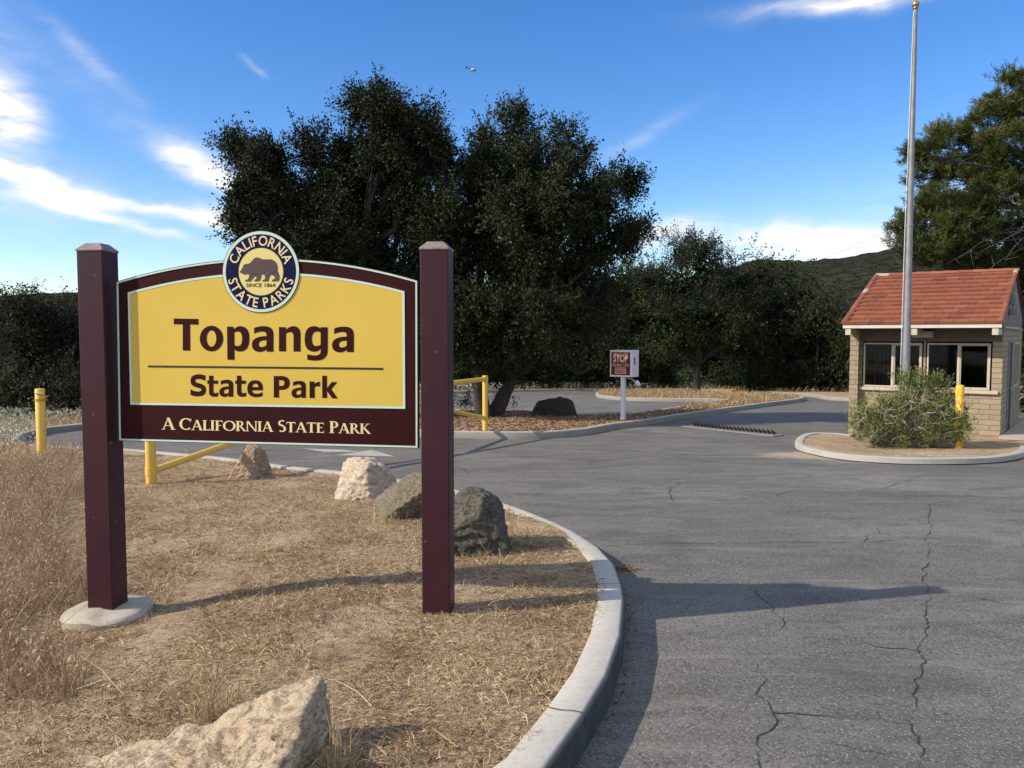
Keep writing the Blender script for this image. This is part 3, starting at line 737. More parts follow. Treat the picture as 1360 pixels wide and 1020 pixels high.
f = MB(); f.lathe([(.13,-.3),(.135,-.03),(.12,-.012),(.03,-.005)], 20, Matrix.Translation((aR+PW/2, 0, mound(SO.x+ex.x*aR, SO.y+ex.y*aR)-SO.z)))
f.build('footing', M['footing'], SG, True, 0, 35)
# ------------------------------------------------------------------ yellow gate
gA = G(201,640,KH); gB = G(644.5,571,KH); zr = (mound(gB.x, gB.y)+1.14); 
GT = empty('swing_gate', (gA.x, gA.y, mound(gA.x, gA.y))); tag(GT, 'yellow steel pipe gate standing behind the big park sign', 'gate')
def gl(p): return Vector(p)-Vector(GT.location)
def gpipe(name, pts, r, n=14): return MB().tube([gl(p) for p in pts], r, n).build(name, M['pipe'], GT, True, 0, 40)
zA = mound(gA.x, gA.y); zB = mound(gB.x, gB.y); zra = zB+1.14
gpipe('post', [(gA.x,gA.y,zA-.2),(gA.x,gA.y,zra+.1)], .062)
gpipe('post', [(gB.x,gB.y,zB-.2),(gB.x,gB.y,zB+1.24)], .062)
def gp(t, z): return (gA.x+(gB.x-gA.x)*t, gA.y+(gB.y-gA.y)*t, z)
gpipe('top_rail', [gp(.004, zra), gp(.515, zra)], .05); gpipe('top_rail', [gp(.525, zra), gp(.994, zra+.02)], .05)
gpipe('brace', [gp(.005, zA+.16), gp(.51, zra-.05)], .045); gpipe('brace', [gp(.993, zB+.30), gp(.53, zra-.04)], .045)
for t, z in ((0, zA+.16), (1, zB+.3), (1, zra+.02)): 
    MB().lathe([(.068,-.05),(.068,.05)], 14, Matrix.Translation(gl(gp(t, z)))).build('hinge', M['pipe'], GT, True, 0, 40)
# ------------------------------------------------------------------ bollards
def bollard(u, v, h, r, label, mat, band, plate_, hb=KH):
    g = G(u, v, hb); e = empty('bollard', (g.x, g.y, g.z)); tag(e, label, 'bollard')
    MB().lathe([(r,-.2),(r,h-.012),(r-.008,h),(.01,h+.004)], 18).build('pipe', mat, e, True, 0, 40)
    if band: MB().lathe([(r+.002,h-.20),(r+.002,h-.155)], 18).build('band', M['orange'], e, True, 0, 40)
    if plate_: MB().box(-r*.4, r+.03, -r-.02, -r+.03, h-.075, h-.06).build('latch_plate', M['trim'], e, bevel=.002)
    return e
bollard(56, 607, 1.08, .072, 'pale yellow pipe bollard with an orange band left of the big sign', M['pipe'], True, True)
e = bollard(1272.5, 594, 1.10, .064, 'bright yellow pipe bollard beside the shrub in front of the ticket booth', M['yellowbright'], False, False, .11)
MB().lathe([(.072,.94),(.072,1.09),(.066,1.12),(.02,1.135)], 18).build('cap', M['yellowbright'], e, True, 0, 40)
# ------------------------------------------------------------------ flagpole
g = G(1200, 589, .11); e = empty('flagpole', g); tag(e, 'tall grey metal flagpole with a ball on top rising from the shrub by the booth', 'flagpole')
tp = U(1216, 12, g.y); bt = U(1201.5, 560, g.y)
H = tp.z-g.z; lean = (tp.x-g.x)/H
MB().tube([(0,0,-.3),(lean*1,0,1),(lean*H*.45,0,H*.45),(lean*H,0,H)], [.078,.078,.062,.034], 20).build('pole', M['steel'], e, True, 0, 40)
b = MB(); 
for k in range(9): a = math.pi*k/8; 
b.lathe([(max(.004,.07*math.sin(math.pi*k/8)), -.07*math.cos(math.pi*k/8)) for k in range(9)], 14, Matrix.Translation((lean*H,0,H+.085))); b.lathe([(.045,0),(.05,.03),(.02,.05)], 12, Matrix.Translation((lean*H,0,H)))
b.build('finial', M['gold_ball'], e, True)
MB().tube([(-.11,-.02,.95),(-.10,-.02,H*.5),(lean*H-.045,-.02,H-.05)], .006, 5).build('halyard', M['white'], e)
for zc in (1.35, 1.9, 4.1): MB().lathe([(.081-.007*zc/2,-.02),(.081-.007*zc/2,.02)], 18, Matrix.Translation((lean*zc,0,zc))).build('pole_band', M['steel'], e, True, 0, 40)
MB().box(-.12,-.06,-.03,.01,.92,1.08).build('cleat', M['steel'], e, bevel=.005)
# ------------------------------------------------------------------ stop sign cabinet
g = G(827.5, 557, KH); k = g.y/F; e = empty('warning_sign', (g.x, g.y, mound(g.x, g.y)-.02), R(-36)); tag(e, 'white metal box sign with red STOP face on a square white post', 'sign')
H0 = (557-498)*k; BH = 35.5*k; BWd = 34*k
po = MB(); po.box(-.055,.055,-.055,.055,-.2,H0+.02).build('post', M['white'], e, bevel=.008)
bxo = MB().box(-BWd/2-.0,BWd/2-.02,-.13,.26,H0,H0+BH).build('cabinet', M['white'], e, bevel=.012)
fx0, fx1, fz0, fz1 = -BWd/2+.045, BWd/2-.075, H0+.05, H0+BH-.05
MB().box(fx0,fx1,-.136,-.128,fz0,fz1).build('sign_face', M['red'], bxo)
b = MB(); fw = fx1-fx0; cx = (fx0+fx1)/2
def stext(s, cy, h, w, off, col):
    V, Fc = text_geo(s, 1, off, 'CENTER'); xm = max(p[0] for p in V); zm = max(p[1] for p in V); bb = MB()
    put(bb, V, Fc, lambda x, z: (cx+x/xm*w/2, fz0+cy*(fz1-fz0)+(z/zm)*h), -.1385); return bb
o = stext('STOP', .57, .20, fw*.80, .03, 0).build('lettering', M['stopw'], bxo)
for s, cy, h, w in (('WRONG WAY', .87, .065, .86), ('SEVERE TIRE', .385, .07, .88), ('DAMAGE', .255, .07, .60)):
    stext(s, cy, h, fw*w, .03, 0).build('lettering', M['salmon'], bxo)
MB().box(cx-fw*.3, cx+fw*.3, -.1385, -.1365, fz0+.03, fz0+.165).build('notice_plate', M['salmon'], bxo)
for i in range(3): stextb = MB(); 
b = MB()
for i in range(3): b.box(cx-fw*.26, cx+fw*.26, -.1400, -.1388, fz0+.055+i*.035, fz0+.066+i*.035)
b.build('notice_lines', M['red'], bxo)
MB().box(BWd/2-.019, BWd/2-.012, -.01, .05, H0+.33, H0+.52).build('lock_slot', M['black'], bxo)
b = MB(); b.tube([(.05,.1,H0-.02),(.28,.1,H0-.10),(.36,.06,H0-.16)], .012, 6); b.lathe([(.02,-.06),(.07,-.02),(.085,.05),(.03,.07)], 14, Matrix.Translation((.38,.05,H0-.18)) @ Matrix.Rotation(R(60), 4, 'Y')); b.build('floodlight', M['white'], e, True, 0, 40)
# ------------------------------------------------------------------ tyre spikes
p0 = G(911.5, 566.5); p1 = G(1035, 579.5); d = (p1-p0); L = d.length; rot = math.atan2(d.y, d.x)
e = empty('spike_strip', (p0.x, p0.y, p0.z+.004), rot); tag(e, 'metal strip of tyre spikes lying across the exit lane', 'spike strip')
slope = (p1.z-p0.z)/L; e.rotation_euler = (0, -math.atan(slope), rot)
MB().box(0, L, -.18, .16, 0, .022).build('plate', M['plate'], e, bevel=.006)
sb = MB(); sb.box(-.03,.03,-.02,.02,.02,.05); sb.add([(-.018,-.02,.04),(.018,-.02,.04),(.018,.09,.04),(-.018,.09,.04),(-.01,-.075,.15),(.01,-.075,.15)], [(0,1,2,3),(0,4,5,1),(1,5,2),(3,4,0),(2,5,4,3)])
s0 = sb.build('spike', M['iron'], e)
n = 21; s0.location = (.3, .02, 0)
for i in range(1, n):
    c = s0.copy(); COL.objects.link(c); c.parent = e; c.location = (.3+i*(L-.5)/(n-1), .02, 0)
# ------------------------------------------------------------------ rocks
def ico(n):
    bm = bmesh.new(); bmesh.ops.create_icosphere(bm, subdivisions=n, radius=1); V = [v.co.copy() for v in bm.verts]; Fc = [tuple(v.index for v in f.verts) for f in bm.faces]; bm.free(); return V, Fc
ICO = ico(6); ICO4 = ico(4)
def rock(label, loc, planes, mat, seed, amp=.02, pw=26, group='boulders along the kerb'):
    V = []; rn = Vector((seed*3.7, seed*1.3, 2))
    Dn = np.array([tuple(v) for v in ICO[0]]); Nn = unit(np.array([n_ for n_, h in planes], float)); hh = np.array([h for n_, h in planes])
    RR_ = (np.maximum(Dn @ Nn.T, 0)/hh); RR_ = (RR_**pw).sum(1)**(-1/pw)     # soft minimum over planes keeps slightly rounded edges
    for d, r_ in zip(ICO[0], RR_.tolist()):
        p = d*r_
        p = p + d*(amp*(mnoise.noise(p*3.0+rn)*1.2 - abs(mnoise.noise(Vector((p.x*7,p.y*7,p.z*15))+rn))*1.1 + mnoise.noise(p*21+rn)*.42 - abs(mnoise.noise(p*38+rn))*.35 + mnoise.noise(p*70+rn)*.14))
        V.append(p)
    o = npmesh('boulder', [tuple(v) for v in V], ICO[1], mat, smooth=True); o.location = loc
    return tag(o, label, 'rock', group)
dn = ((0,0,-1), .15)
rock('long pale sandstone slab at the bottom edge of the photo', (-1.02,2.80,-.10), [((-.31,-.24,1),.205),((-.20,.95,.10),.32),((1,-.10,.06),.285),((-.75,-.5,.25),.60),((.1,-1,.1),.5),((0,0,-1),.2)], M['rockpale'], 1, .045)
def rk(u, v): g = G(u, v, KH); return g
g = rk(325, 634); rock('small tan upright rock with a pointed top near the yellow gate brace', (g.x, g.y+.2, g.z+.08), [((-.75,-.2,.4),.19),((.95,-.2,.2),.19),((-.1,-.95,.3),.2),((0,1,.3),.2),((.2,0,1),.30),((-.5,0,1),.29),((0,0,-1),.2)], M['rocktan'], 2, .035)
g = rk(481, 660); rock('white and tan angular rock in the middle of the row behind the sign', (g.x, g.y+.25, g.z+.10), [((-.6,-.45,.55),.24),((-.25,-.9,.1),.30),((.8,-.55,.2),.27),((.9,.2,.5),.30),((-.1,-.1,1),.29),((.5,0,.9),.29),((0,1,.3),.25),((-1,0,.1),.33),((0,0,-1),.2)], M['rockwhite'], 3, .035)
g = rk(540, 690); rock('greenish slanted slab leaning behind the right sign post', (g.x+.06, g.y+.25, g.z+.12), [((-.55,-.35,.75),.17),((.15,-.95,-.25),.24),((.95,0,.1),.36),((-.9,-.3,.1),.36),((0,1,.2),.22),((.3,0,1),.26),((0,0,-1),.2)], M['rockgreen'], 4, .035)
g = rk(630, 737); rock('dark grey rounded boulder just right of the right sign post', (g.x-.01, g.y+.22, g.z+.18), [((-.5,-.55,.65),.25),((.65,-.6,.4),.29),((.1,-1,0),.27),((1,0,.2),.24),((-1,0,.1),.29),((.1,.1,1),.275),((.6,.1,.8),.265),((0,1,.1),.3),((0,0,-1),.3),((-.6,.2,.8),.28)], M['rockdark'], 5, .035)
g = rk(736, 552); rock('long dark brown boulder lying on the mulch near the stop sign', (g.x, g.y+.35, g.z+.12), [((-.7,-.2,.6),.42),((.25,-.3,1),.32),((.0,-1,.2),.32),((1,0,.25),.62),((-1,0,.0),.60),((-.2,0,1),.35),((0,1,.1),.35),((0,0,-1),.2)], M['rockblack'], 6, .05, group=None)
# ------------------------------------------------------------------ ticket booth
zb = gz(16.9)
B = empty('ticket_booth', (BO.x, BO.y, zb), A_); tag(B, 'small tan block ticket booth with a red tile roof on the right', 'building')
WL = -2.98; D = 4.7; HT = 2.36; RY = 2.36; RZ = 3.70; EZ = 2.46; EY = -.77; RK = (RZ-EZ)/(RY-EY); BYE = 2*RY-EY
w = MB(); th = .2
wins = [(-2.72,-1.52), (-1.42,-.22)]; z0, z1 = 1.06, 2.05
w.box(WL+.18, 0, 0, th, -.3, z0-.06); w.box(WL+.18, 0, .03, th, z1+.03, HT+.05)
w.box(WL+.18, wins[0][0]-.03, 0, th, z0-.06, z1+.03); w.box(wins[0][1]+.03, wins[1][0]-.03, 0, th, z0-.06, z1+.03); w.box(wins[1][1]+.03, 0, 0, th, z0-.06, z1+.03)
w.box(WL, WL+.18, -.16, D, -.3, HT+.04)                                   # left wing wall
# right wall with door opening
dy0, dy1, dh = 1.15, 2.1, 2.1; wy0, wy1 = 2.6, 3.9
w.box(-.2, 0, th, dy0, -.3, HT+.04); w.box(-.2, 0, dy0, dy1, dh, HT+.04); w.box(-.2, 0, dy1, wy0, -.3, HT+.04)
w.box(-.2, 0, wy0, wy1, -.3, 1.0); w.box(-.2, 0, wy0, wy1, 2.05, HT+.04); w.box(-.2, 0, wy1, D, -.3, HT+.04)
w.box(WL+.18, -.2, D-th, D, -.3, HT+.04)
w.build('wall', M['block'], B)
MB().box(WL+.18, -.03, .005, .0295, z1+.032, HT+.05).build('header_strip', M['wood'], B)  # dark brown strip over the wall above the windows
b = MB()
for x0, x1 in ((WL+.02, WL+.16), (-.15, -.012)):
    def zr_(y): return (EZ+(y-EY)*RK if y < RY else EZ+(BYE-y)*RK)-.13
    ys_ = [0.0 if x0 > -1 else -.14, RY, D]; V = []
    prof = [(ys_[0], HT+.041), (D, HT+.041), (D, zr_(D)), (RY, zr_(RY)), (ys_[0], zr_(ys_[0]))]
    V = [(x0, y, z) for y, z in prof]+[(x1, y, z) for y, z in prof]; b.add(V, [(4,3,2,1,0),(5,6,7,8,9)]+[(i, (i+1)%5, (i+1)%5+5, i+5) for i in range(5)])
b.build('gable', M['stucco'], B)
b = MB(); b.box(WL+.18, -.2, th, D-th, -.02, .02); b.box(WL+.18, -.2, .0, D, HT+.06, HT+.08); b.build('interior_floor', M['interior'], B)
b = MB(); b.box(WL+.2,-.22, 2.2, 2.26, .02, 2.3); b.box(-2.6,-.5,.9,1.3,.02,1.02); b.build('interior_partition', M['interior'], B)
# soffit, fascia, beams
b = MB(); b.box(WL, -.0, EY+.05, 0, EZ-.10, EZ-.075); b.build('soffit', M['wood'], B)
b = MB(); b.box(WL-.02, .03, EY+.0, EY+.045, EZ-.090, EZ-.012); b.build('fascia', M['fascia'], B, bevel=.004)
for xx in (WL+.03, -1.62, -.14):
    MB().box(xx, xx+.115, EY+.02, 0, EZ-.235, EZ-.103).build('beam', M['trim'], B, bevel=.005)
MB().box(-1.70, -1.30, -.14, -.001, HT-.19, HT-.05).build('eave_light', M['alu'], B, bevel=.01)
# windows
for i, (x0, x1) in enumerate(wins):
    fr = MB(); t_ = .034; zz0, zz1 = z0, z1; xm = (x0+x1)/2+.01
    fr.box(x0, x0+t_, -.02, .06, zz0, zz1); fr.box(x1-t_, x1, -.02, .06, zz0, zz1); fr.box(x0+t_, x1-t_, -.02, .06, zz1-t_, zz1); fr.box(x0+t_, x1-t_, -.02, .06, zz0, zz0+t_)
    fr.box(xm-.026, xm+.026, -.015, .055, zz0+t_, zz1-t_)
    wf = fr.build('window', M['trim'], B, bevel=.004)
    MB().box(x0+t_-.003, xm-.024, .015, .021, zz0+t_-.003, zz1-t_+.003).build('pane', M['glass'], wf)
    MB().box(xm+.024, x1-t_+.003, .028, .034, zz0+t_-.003, zz1-t_+.003).build('pane', M['glass'], wf)
    s = MB(); m_ = .022
    for a0, a1, yy in ((xm+.027, x1-t_-.001, .005), (x0+t_+.001, xm-.027, .036)): s.box(a0, a0+m_, yy-.008, yy+.008, zz0+t_, zz1-t_); s.box(a1-m_, a1, yy-.008, yy+.008, zz0+t_, zz1-t_); s.box(a0+m_, a1-m_, yy-.008, yy+.008, zz0+t_, zz0+t_+m_); s.box(a0+m_, a1-m_, yy-.008, yy+.008, zz1-t_-m_, zz1-t_)
    s.build('sash', M['alu'], wf)
b = MB()
for k in range(5): b.box(-2.52+k*.085, -2.47+k*.085, .16, .175, z0+.02, z1-.02)
b.tube([(-1.93,.15,z0),(-1.62,.15,z1-.05)], .012, 5); b.build('curtain', M['curtain'], B)
MB().box(WL+.19, -.06, -.07, .0, z0-.075, z0-.005).build('ledge', M['trim'], B, bevel=.006)
# right side: door, side window, lamp, conduit
dr = MB().box(-.08, -.03, dy0+.05, dy1-.05, .0, dh-.05).build('door', M['doorp'], B, bevel=.004)
MB().lathe([(.02,0),(.035,.03),(.02,.06)], 10, Matrix.Translation((-.03, dy1-.13, 1.0)) @ Matrix.Rotation(R(90), 4, 'Y')).build('handle', M['steel'], dr, True)
b = MB(); b.box(-.10, .012, dy0, dy0+.05, 0, dh); b.box(-.10, .012, dy1-.05, dy1, 0, dh); b.box(-.10, .012, dy0+.05, dy1-.05, dh-.05, dh); b.build('door_frame', M['doorp'], B)
fr = MB(); fr.box(-.08, .015, wy0, wy0+.05, 1.0, 2.05); fr.box(-.08, .015, wy1-.05, wy1, 1.0, 2.05); fr.box(-.08, .015, wy0+.05, wy1-.05, 1.0, 1.05); fr.box(-.08, .015, wy0+.05, wy1-.05, 2.0, 2.05); fr.box(-.08,.015,3.22,3.28,1.05,2.0)
wf = fr.build('window', M['alu'], B); MB().box(-.05,-.044, wy0+.04, wy1-.04, 1.04, 2.01).build('pane', M['glass'], wf)
b = MB(); b.box(.002, .12, 1.0, 1.16, 2.88, 3.12); b.box(.01, .16, .98, 1.20, 2.66, 2.8); b.tube([(.06,1.08,2.88),(.08,1.09,2.72)], .02, 6); b.build('wall_lamp', M['steel'], B, bevel=.008)
MB().box(.001, .03, .1, 3.5, HT+.005, HT+.045).build('trim_band', M['alu'], B)
# roof
rm = MB(); rr = random.Random(9); NC = 12; sl = math.sqrt((RY-EY)**2+(RZ-EZ)**2); cl = sl/NC; ang = math.atan2(RZ-EZ, RY-EY)
def course(front):
    for c in range(NC):
        s0 = c*cl-.02; s1 = (c+1)*cl+.03; cols = 11; wd = (-WL+.02)/cols
        for i in range(-1, cols+1):
            off = (wd/2 if c % 2 else 0); x0 = WL-.02+i*wd+off; x1 = x0+wd-.006
            x0 = max(x0, WL-.02); x1 = min(x1, .03)
            if x1-x0 < .03: continue
            jz = rr.uniform(-.005, .005)
            def P(s, h):
                y = EY+s*math.cos(ang)-h*math.sin(ang); z = EZ+s*math.sin(ang)+h*math.cos(ang)
                return (y if front else 2*RY-y, z)
            a, bq, cq, d_ = P(s0, .058+jz), P(s1, .0+jz), P(s1, -.03), P(s0, -.002)
            V = [(x0,*a),(x1,*a),(x1,*bq),(x0,*bq),(x0,*d_),(x1,*d_),(x1,*cq),(x0,*cq)]
            Fc = [(0,1,2,3),(4,7,6,5),(4,5,1,0),(5,6,2,1),(3,2,6,7),(7,4,0,3)]
            if not front: Fc = [f_[::-1] for f_ in Fc]
            rm.add(V, Fc, None, min(.84, max(.03, rr.gauss(.50,.13))))
course(True); course(False)
roof = rm.build('roof', M['tile'], B)
# solid deck beneath tiles
b = MB()
prof = [(EY+.05, EZ-.06), (RY, RZ-.06), (BYE-.05, EZ-.06), (BYE-.05, EZ-.03), (RY, RZ-.025), (EY+.05, EZ-.03)]
b.add([(WL, y, z) for y, z in prof]+[(.0, y, z) for y, z in prof], [(5,4,3,2,1,0),(6,7,8,9,10,11)]+[(i, (i+1)%6, (i+1)%6+6, i+6) for i in range(6)]); b.build('roof_deck', M['wood'], B)
cap_ = MB()
def halfcap(p, q, r, t):
    p, q = Vector(p), Vector(q); d = (q-p).normalized(); sd = Vector((0,0,1)).cross(d).normalized(); up = d.cross(sd); V = []; n = 7
    for e_, rad in ((p, r), (q, r*.86)):
        for k_ in range(n): a = math.pi*k_/(n-1); V.append(e_+sd*math.cos(a)*rad+up*math.sin(a)*rad*.75)
    cap_.add([tuple(v) for v in V], [(k_, k_+1, k_+1+n, k_+n) for k_ in range(n-1)]+[tuple(range(n))[::-1], tuple(range(n, 2*n))], None, t)
for i in range(10):
    x0 = WL-.02+i*.305; halfcap((x0, RY, RZ+.0), (x0+.32, RY, RZ+.0), .095, .99 if i in (0,) else min(.8, max(.1, rr.gauss(.5,.15))))
for side in (0, 1):
    for sx in (WL+.0, .0):
        for c in range(NC):
            s0, s1 = c*cl, (c+1)*cl+.02
            def P(s): y = EY+s*math.cos(ang); return ((sx, y if side == 0 else 2*RY-y, EZ+.02+s*math.sin(ang)))
            t = min(.8, max(.1, rr.gauss(.45,.15)))
            if sx < -1 and side == 0 and c in (7,): t = .97
            if sx > -1 and side == 0 and c == NC-1: t = .98
            halfcap(P(s0-.02), P(s1), .055 if sx > -1 else .075, t)
cap_.build('ridge_tiles', M['tile'], roof)
# ------------------------------------------------------------------ vegetation helpers
def leaves(P, size, r, aspect=.5, axis=None, jit=1.0):
    n = len(P); d = unit(r.normal(size=(n,3))*jit + (axis if axis is not None else 0)); e = unit(np.cross(d, r.normal(size=(n,3))))
    s = (size*r.uniform(.6, 1.3, n))[:, None]; w = s*aspect*.5
    V = np.empty((n,4,3), np.float32); V[:,0] = P; V[:,1] = P+d*s*.5+e*w; V[:,2] = P+d*s; V[:,3] = P+d*s*.5-e*w
    return V.reshape(-1,3), np.arange(n*4).reshape(n,4)
def twigcloud(C, Rad, r, ntw, nlf, out=None, up=.35, L=1.25, jl=.05):
    """C centres (k,3), Rad radii: twigs radiate from each cluster carrying leaves"""
    k = len(C); idx = np.repeat(np.arange(k), ntw)
    d = r.normal(size=(len(idx),3)); d = unit(d); 
    if out is not None: d = unit(d + out[idx]*.55 + np.array([0,0,up]))
    base = C[idx] + r.normal(size=d.shape)*(Rad[idx]*.28)[:, None]
    ln = Rad[idx]*r.uniform(.5, 1.0, len(idx))*L
    T = np.repeat(np.arange(len(idx)), nlf); t = r.uniform(.1, 1, len(T))
    sag = -0.0
    P = base[T] + d[T]*(ln[T]*t)[:, None] + r.normal(size=(len(T),3))*jl
    return P, T, idx[T], base, d, ln
def tubes_np(segs, n=4):
    """segs: (A,B,ra,rb) arrays -> mesh"""
    A, Bp, ra, rb = segs; d = unit(Bp-A); a = unit(np.cross(d, np.tile([[.3,.5,.8]], (len(d),1)))); b = np.cross(d, a)
    V = np.empty((len(A), 2, n, 3), np.float32)
    for k in range(n):
        w = 2*math.pi*k/n; q_ = a*math.cos(w)+b*math.sin(w); V[:,0,k] = A+q_*ra[:,None]; V[:,1,k] = Bp+q_*rb[:,None]
    base = (np.arange(len(A))*2*n)[:,None]; Fc = []
    for k in range(n):
        k2 = (k+1) % n; Fc.append(np.concatenate([base+k, base+k2, base+n+k2, base+n+k], 1))
    return V.reshape(-1,3), np.concatenate(Fc)
def bent(p, q_, r, k=4, amp=.12):
    p = np.array(p, float); q_ = np.array(q_, float); L = np.linalg.norm(q_-p); out = [p]
    for i in range(1, k): out.append(p+(q_-p)*i/k + r.normal(size=3)*amp*L/k + np.array([0,0,.08*L*math.sin(math.pi*i/k)]))
    out.append(q_); return out
def tree(name, base, lobes, r, label, cat, mat, group=None, trunk_r=.25, fork=.3, dens=1.0, leaf=.085, cr=.62, ntw=38, nlf=14, stems=1, up=.35, shell=.35, minz=None, L=1.3, barkm='bark', core=520, cs=.17):
    """lobes: (centre(3), radii(3)) world; builds trunk + limbs + crown"""
    base = np.array(base, float); e = empty(name, base); tag(e, label, cat, group)
    Cs = []; Rs = []; Os = []; tr = MB(); K = []
    ctr = np.mean([np.array(l[0]) for l in lobes], 0)
    topf = base + (ctr-base)*fork
    heads = []
    for s in range(stems):
        off = r.normal(size=3)*.25*(stems > 1); off[2] = 0
        tp_ = topf+off*2.2; pts = bent(base+off*.4+np.array([0,0,-.25]), tp_, r, 5, .10); rr_ = [trunk_r*(1.25 if i == 0 else 1-.09*i) for i in range(6)]
        tr.tube([tuple(p-base) for p in pts], rr_, 9); heads.append(tp_)
    A = []; Bq = []; ra = []; rb = []
    for (c, rad) in lobes:
        c = np.array(c, float); rad = np.array(rad, float)
        hd = heads[r.randint(len(heads))]; pts = bent(hd, c, r, 5, .22)
        tr.tube([tuple(p-base) for p in pts], [trunk_r*.55*(1-.15*i) for i in range(6)], 6)
        vol = rad[0]*rad[1]*rad[2]; n = max(4, int(dens*2.6*vol/(cr**3)*.55+5)); nk = int(vol*core*min(1, (.6/cr)**3)+30); K.append(c+unit(r.normal(size=(nk,3)))*rad*(.66*r.uniform(0,1,nk)**.45)[:,None])
        d = unit(r.normal(size=(n,3))); rr_ = r.uniform(shell, 1, n)**.6
        P = c + d*rad*rr_[:,None]; 
        if minz is not None: P[:,2] = np.maximum(P[:,2], minz+r.uniform(0,.3,n))
        Cs.append(P); Rs.append(np.full(n, cr)*r.uniform(.7,1.25,n)); Os.append(unit(d*rad))
        for p in P:
            s_ = pts[r.randint(2, 6)]; m_ = (s_+p)/2+r.normal(size=3)*.1; A += [s_, m_]; Bq += [m_, p]; ra += [.035, .022]; rb += [.022, .008]
    C = np.concatenate(Cs); RR = np.concatenate(Rs); O = np.concatenate(Os)
    P, T, ci, tb_, td, tl = twigcloud(C, RR, r, ntw, nlf, O, up, L, leaf*.6)
    ct = r.normal(.45+r.uniform(-.13,.17), .16, len(C)); tint = np.clip(ct[ci]+r.normal(0,.16,len(P)), 0, 1)
    # long leafy shoots breaking the outline
    m_ = (O[:,2] > -.1) & (r.rand(len(C)) < .8); Cs2 = np.repeat(C[m_], 4, 0); Od = np.repeat(O[m_], 4, 0)
    sd_ = unit(Od*.7+r.normal(size=Od.shape)*.45+np.array([0,0,.65])); sl = r.uniform(.7, 1.75, len(sd_))*cr; nS = 22; T2 = np.repeat(np.arange(len(sd_)), nS)
    t2 = r.uniform(.25, 1, len(T2)); P2_ = Cs2[T2]+sd_[T2]*(sl[T2]*t2*1.25)[:,None]+r.normal(size=(len(T2),3))*leaf*.7*(1.25-t2)[:,None]
    P = np.concatenate([P, P2_]); tdT = np.concatenate([td[T], sd_[T2]]); tint = np.concatenate([tint, np.clip(r.normal(.5,.2,len(P2_)),0,1)])
    V, Fc = leaves(P-base, leaf, r, .5, tdT*.8)
    tb_ = np.concatenate([tb_, Cs2]); td = np.concatenate([td, sd_]); tl = np.concatenate([tl, sl*1.25])
    tr.build('trunk', M[barkm], e, True)
    K = np.concatenate(K)
    if minz is not None: K[:,2] = np.maximum(K[:,2], minz)
    V2, F2 = leaves(K-base, cs*cr/.55, r, .8); F2 = F2+len(V)
    npmesh('crown', np.concatenate([V, V2]), np.concatenate([Fc, F2]), mat, e, np.repeat(np.concatenate([tint, np.clip(r.normal(.35,.2,len(K)),0,1)]), 4))
    # twigs
    sel = r.rand(len(tb_)) < .45; tA = tb_[sel]; tB = tA+td[sel]*tl[sel][:,None]
    A = np.concatenate([np.array(A), tA])-base; Bq = np.concatenate([np.array(Bq), tB])-base
    ra = np.concatenate([ra, np.full(len(tA), .008)]); rb = np.concatenate([rb, np.full(len(tA), .003)])
    V, Fc = tubes_np((A, Bq, ra, rb), 3); npmesh('twigs', V, Fc, M[barkm], e)
    return e
def LP(lst, Y, dy=0, r=None, dr=.9):      # lobes given as apparent ellipses at depth Y
    out = []
    for it in lst:
        u, v, a, b_ = it[:4]; Yd = Y+(it[4] if len(it) > 4 else (r.uniform(-dy, dy) if r else 0)); c = U(u, v, Yd); k = Yd/F
        out.append(((c.x, c.y, c.z), (a*k, min(a, b_)*k*dr, b_*k)))
    return out
# two live oaks
r = rs(1); g = G(648, 553, KH)
tree('live_oak', (g.x, g.y+.3, g.z), LP([(650,222,34,40),(676,180,18,28),(735,245,36,36),(757,202,16,22),(795,272,40,38),(705,300,75,65),(800,325,36,40),(640,300,45,60),(735,365,72,45),(640,400,45,60),(680,440,50,40),(832,240,12,12),(838,312,10,14),(625,235,20,40),(700,232,28,40),(770,385,28,25),(700,440,45,30),(650,470,35,26),(750,425,35,24),(620,440,26,30),(605,370,30,45),(645,425,50,38,-1.6),(705,415,50,38,-1.8),(660,468,42,24,-1.5),(775,420,32,26,-.5)], g.y, 1.4, r), r,
     'dark live oak with a leaning trunk right of the big sign, spreading over the mulch', 'tree', M['oak'], None, .27, .25, 1.35, stems=2, leaf=.088, cr=.5, ntw=44, nlf=15)
r = rs(2); g = G(470, 556, KH)
tree('live_oak', (g.x, g.y+.6, g.z), LP([(385,255,55,42),(335,235,26,26),(340,300,38,38),(418,208,16,24),(358,205,16,18),(508,182,34,36),(515,138,22,18),(478,150,12,12),(558,205,34,40),(552,165,12,18),(485,250,60,60),(560,275,48,70),(420,310,90,45),(540,370,62,60),(598,330,30,70),(430,380,80,50),(320,205,9,9),(315,275,14,20),(590,215,14,30),(600,420,30,40)], g.y+.6, 1.6, r), r,
     'tall dark live oak rising directly behind the big sign', 'tree', M['oak'], None, .30, .28, 1.35, stems=2, leaf=.088, cr=.5, ntw=44, nlf=15)
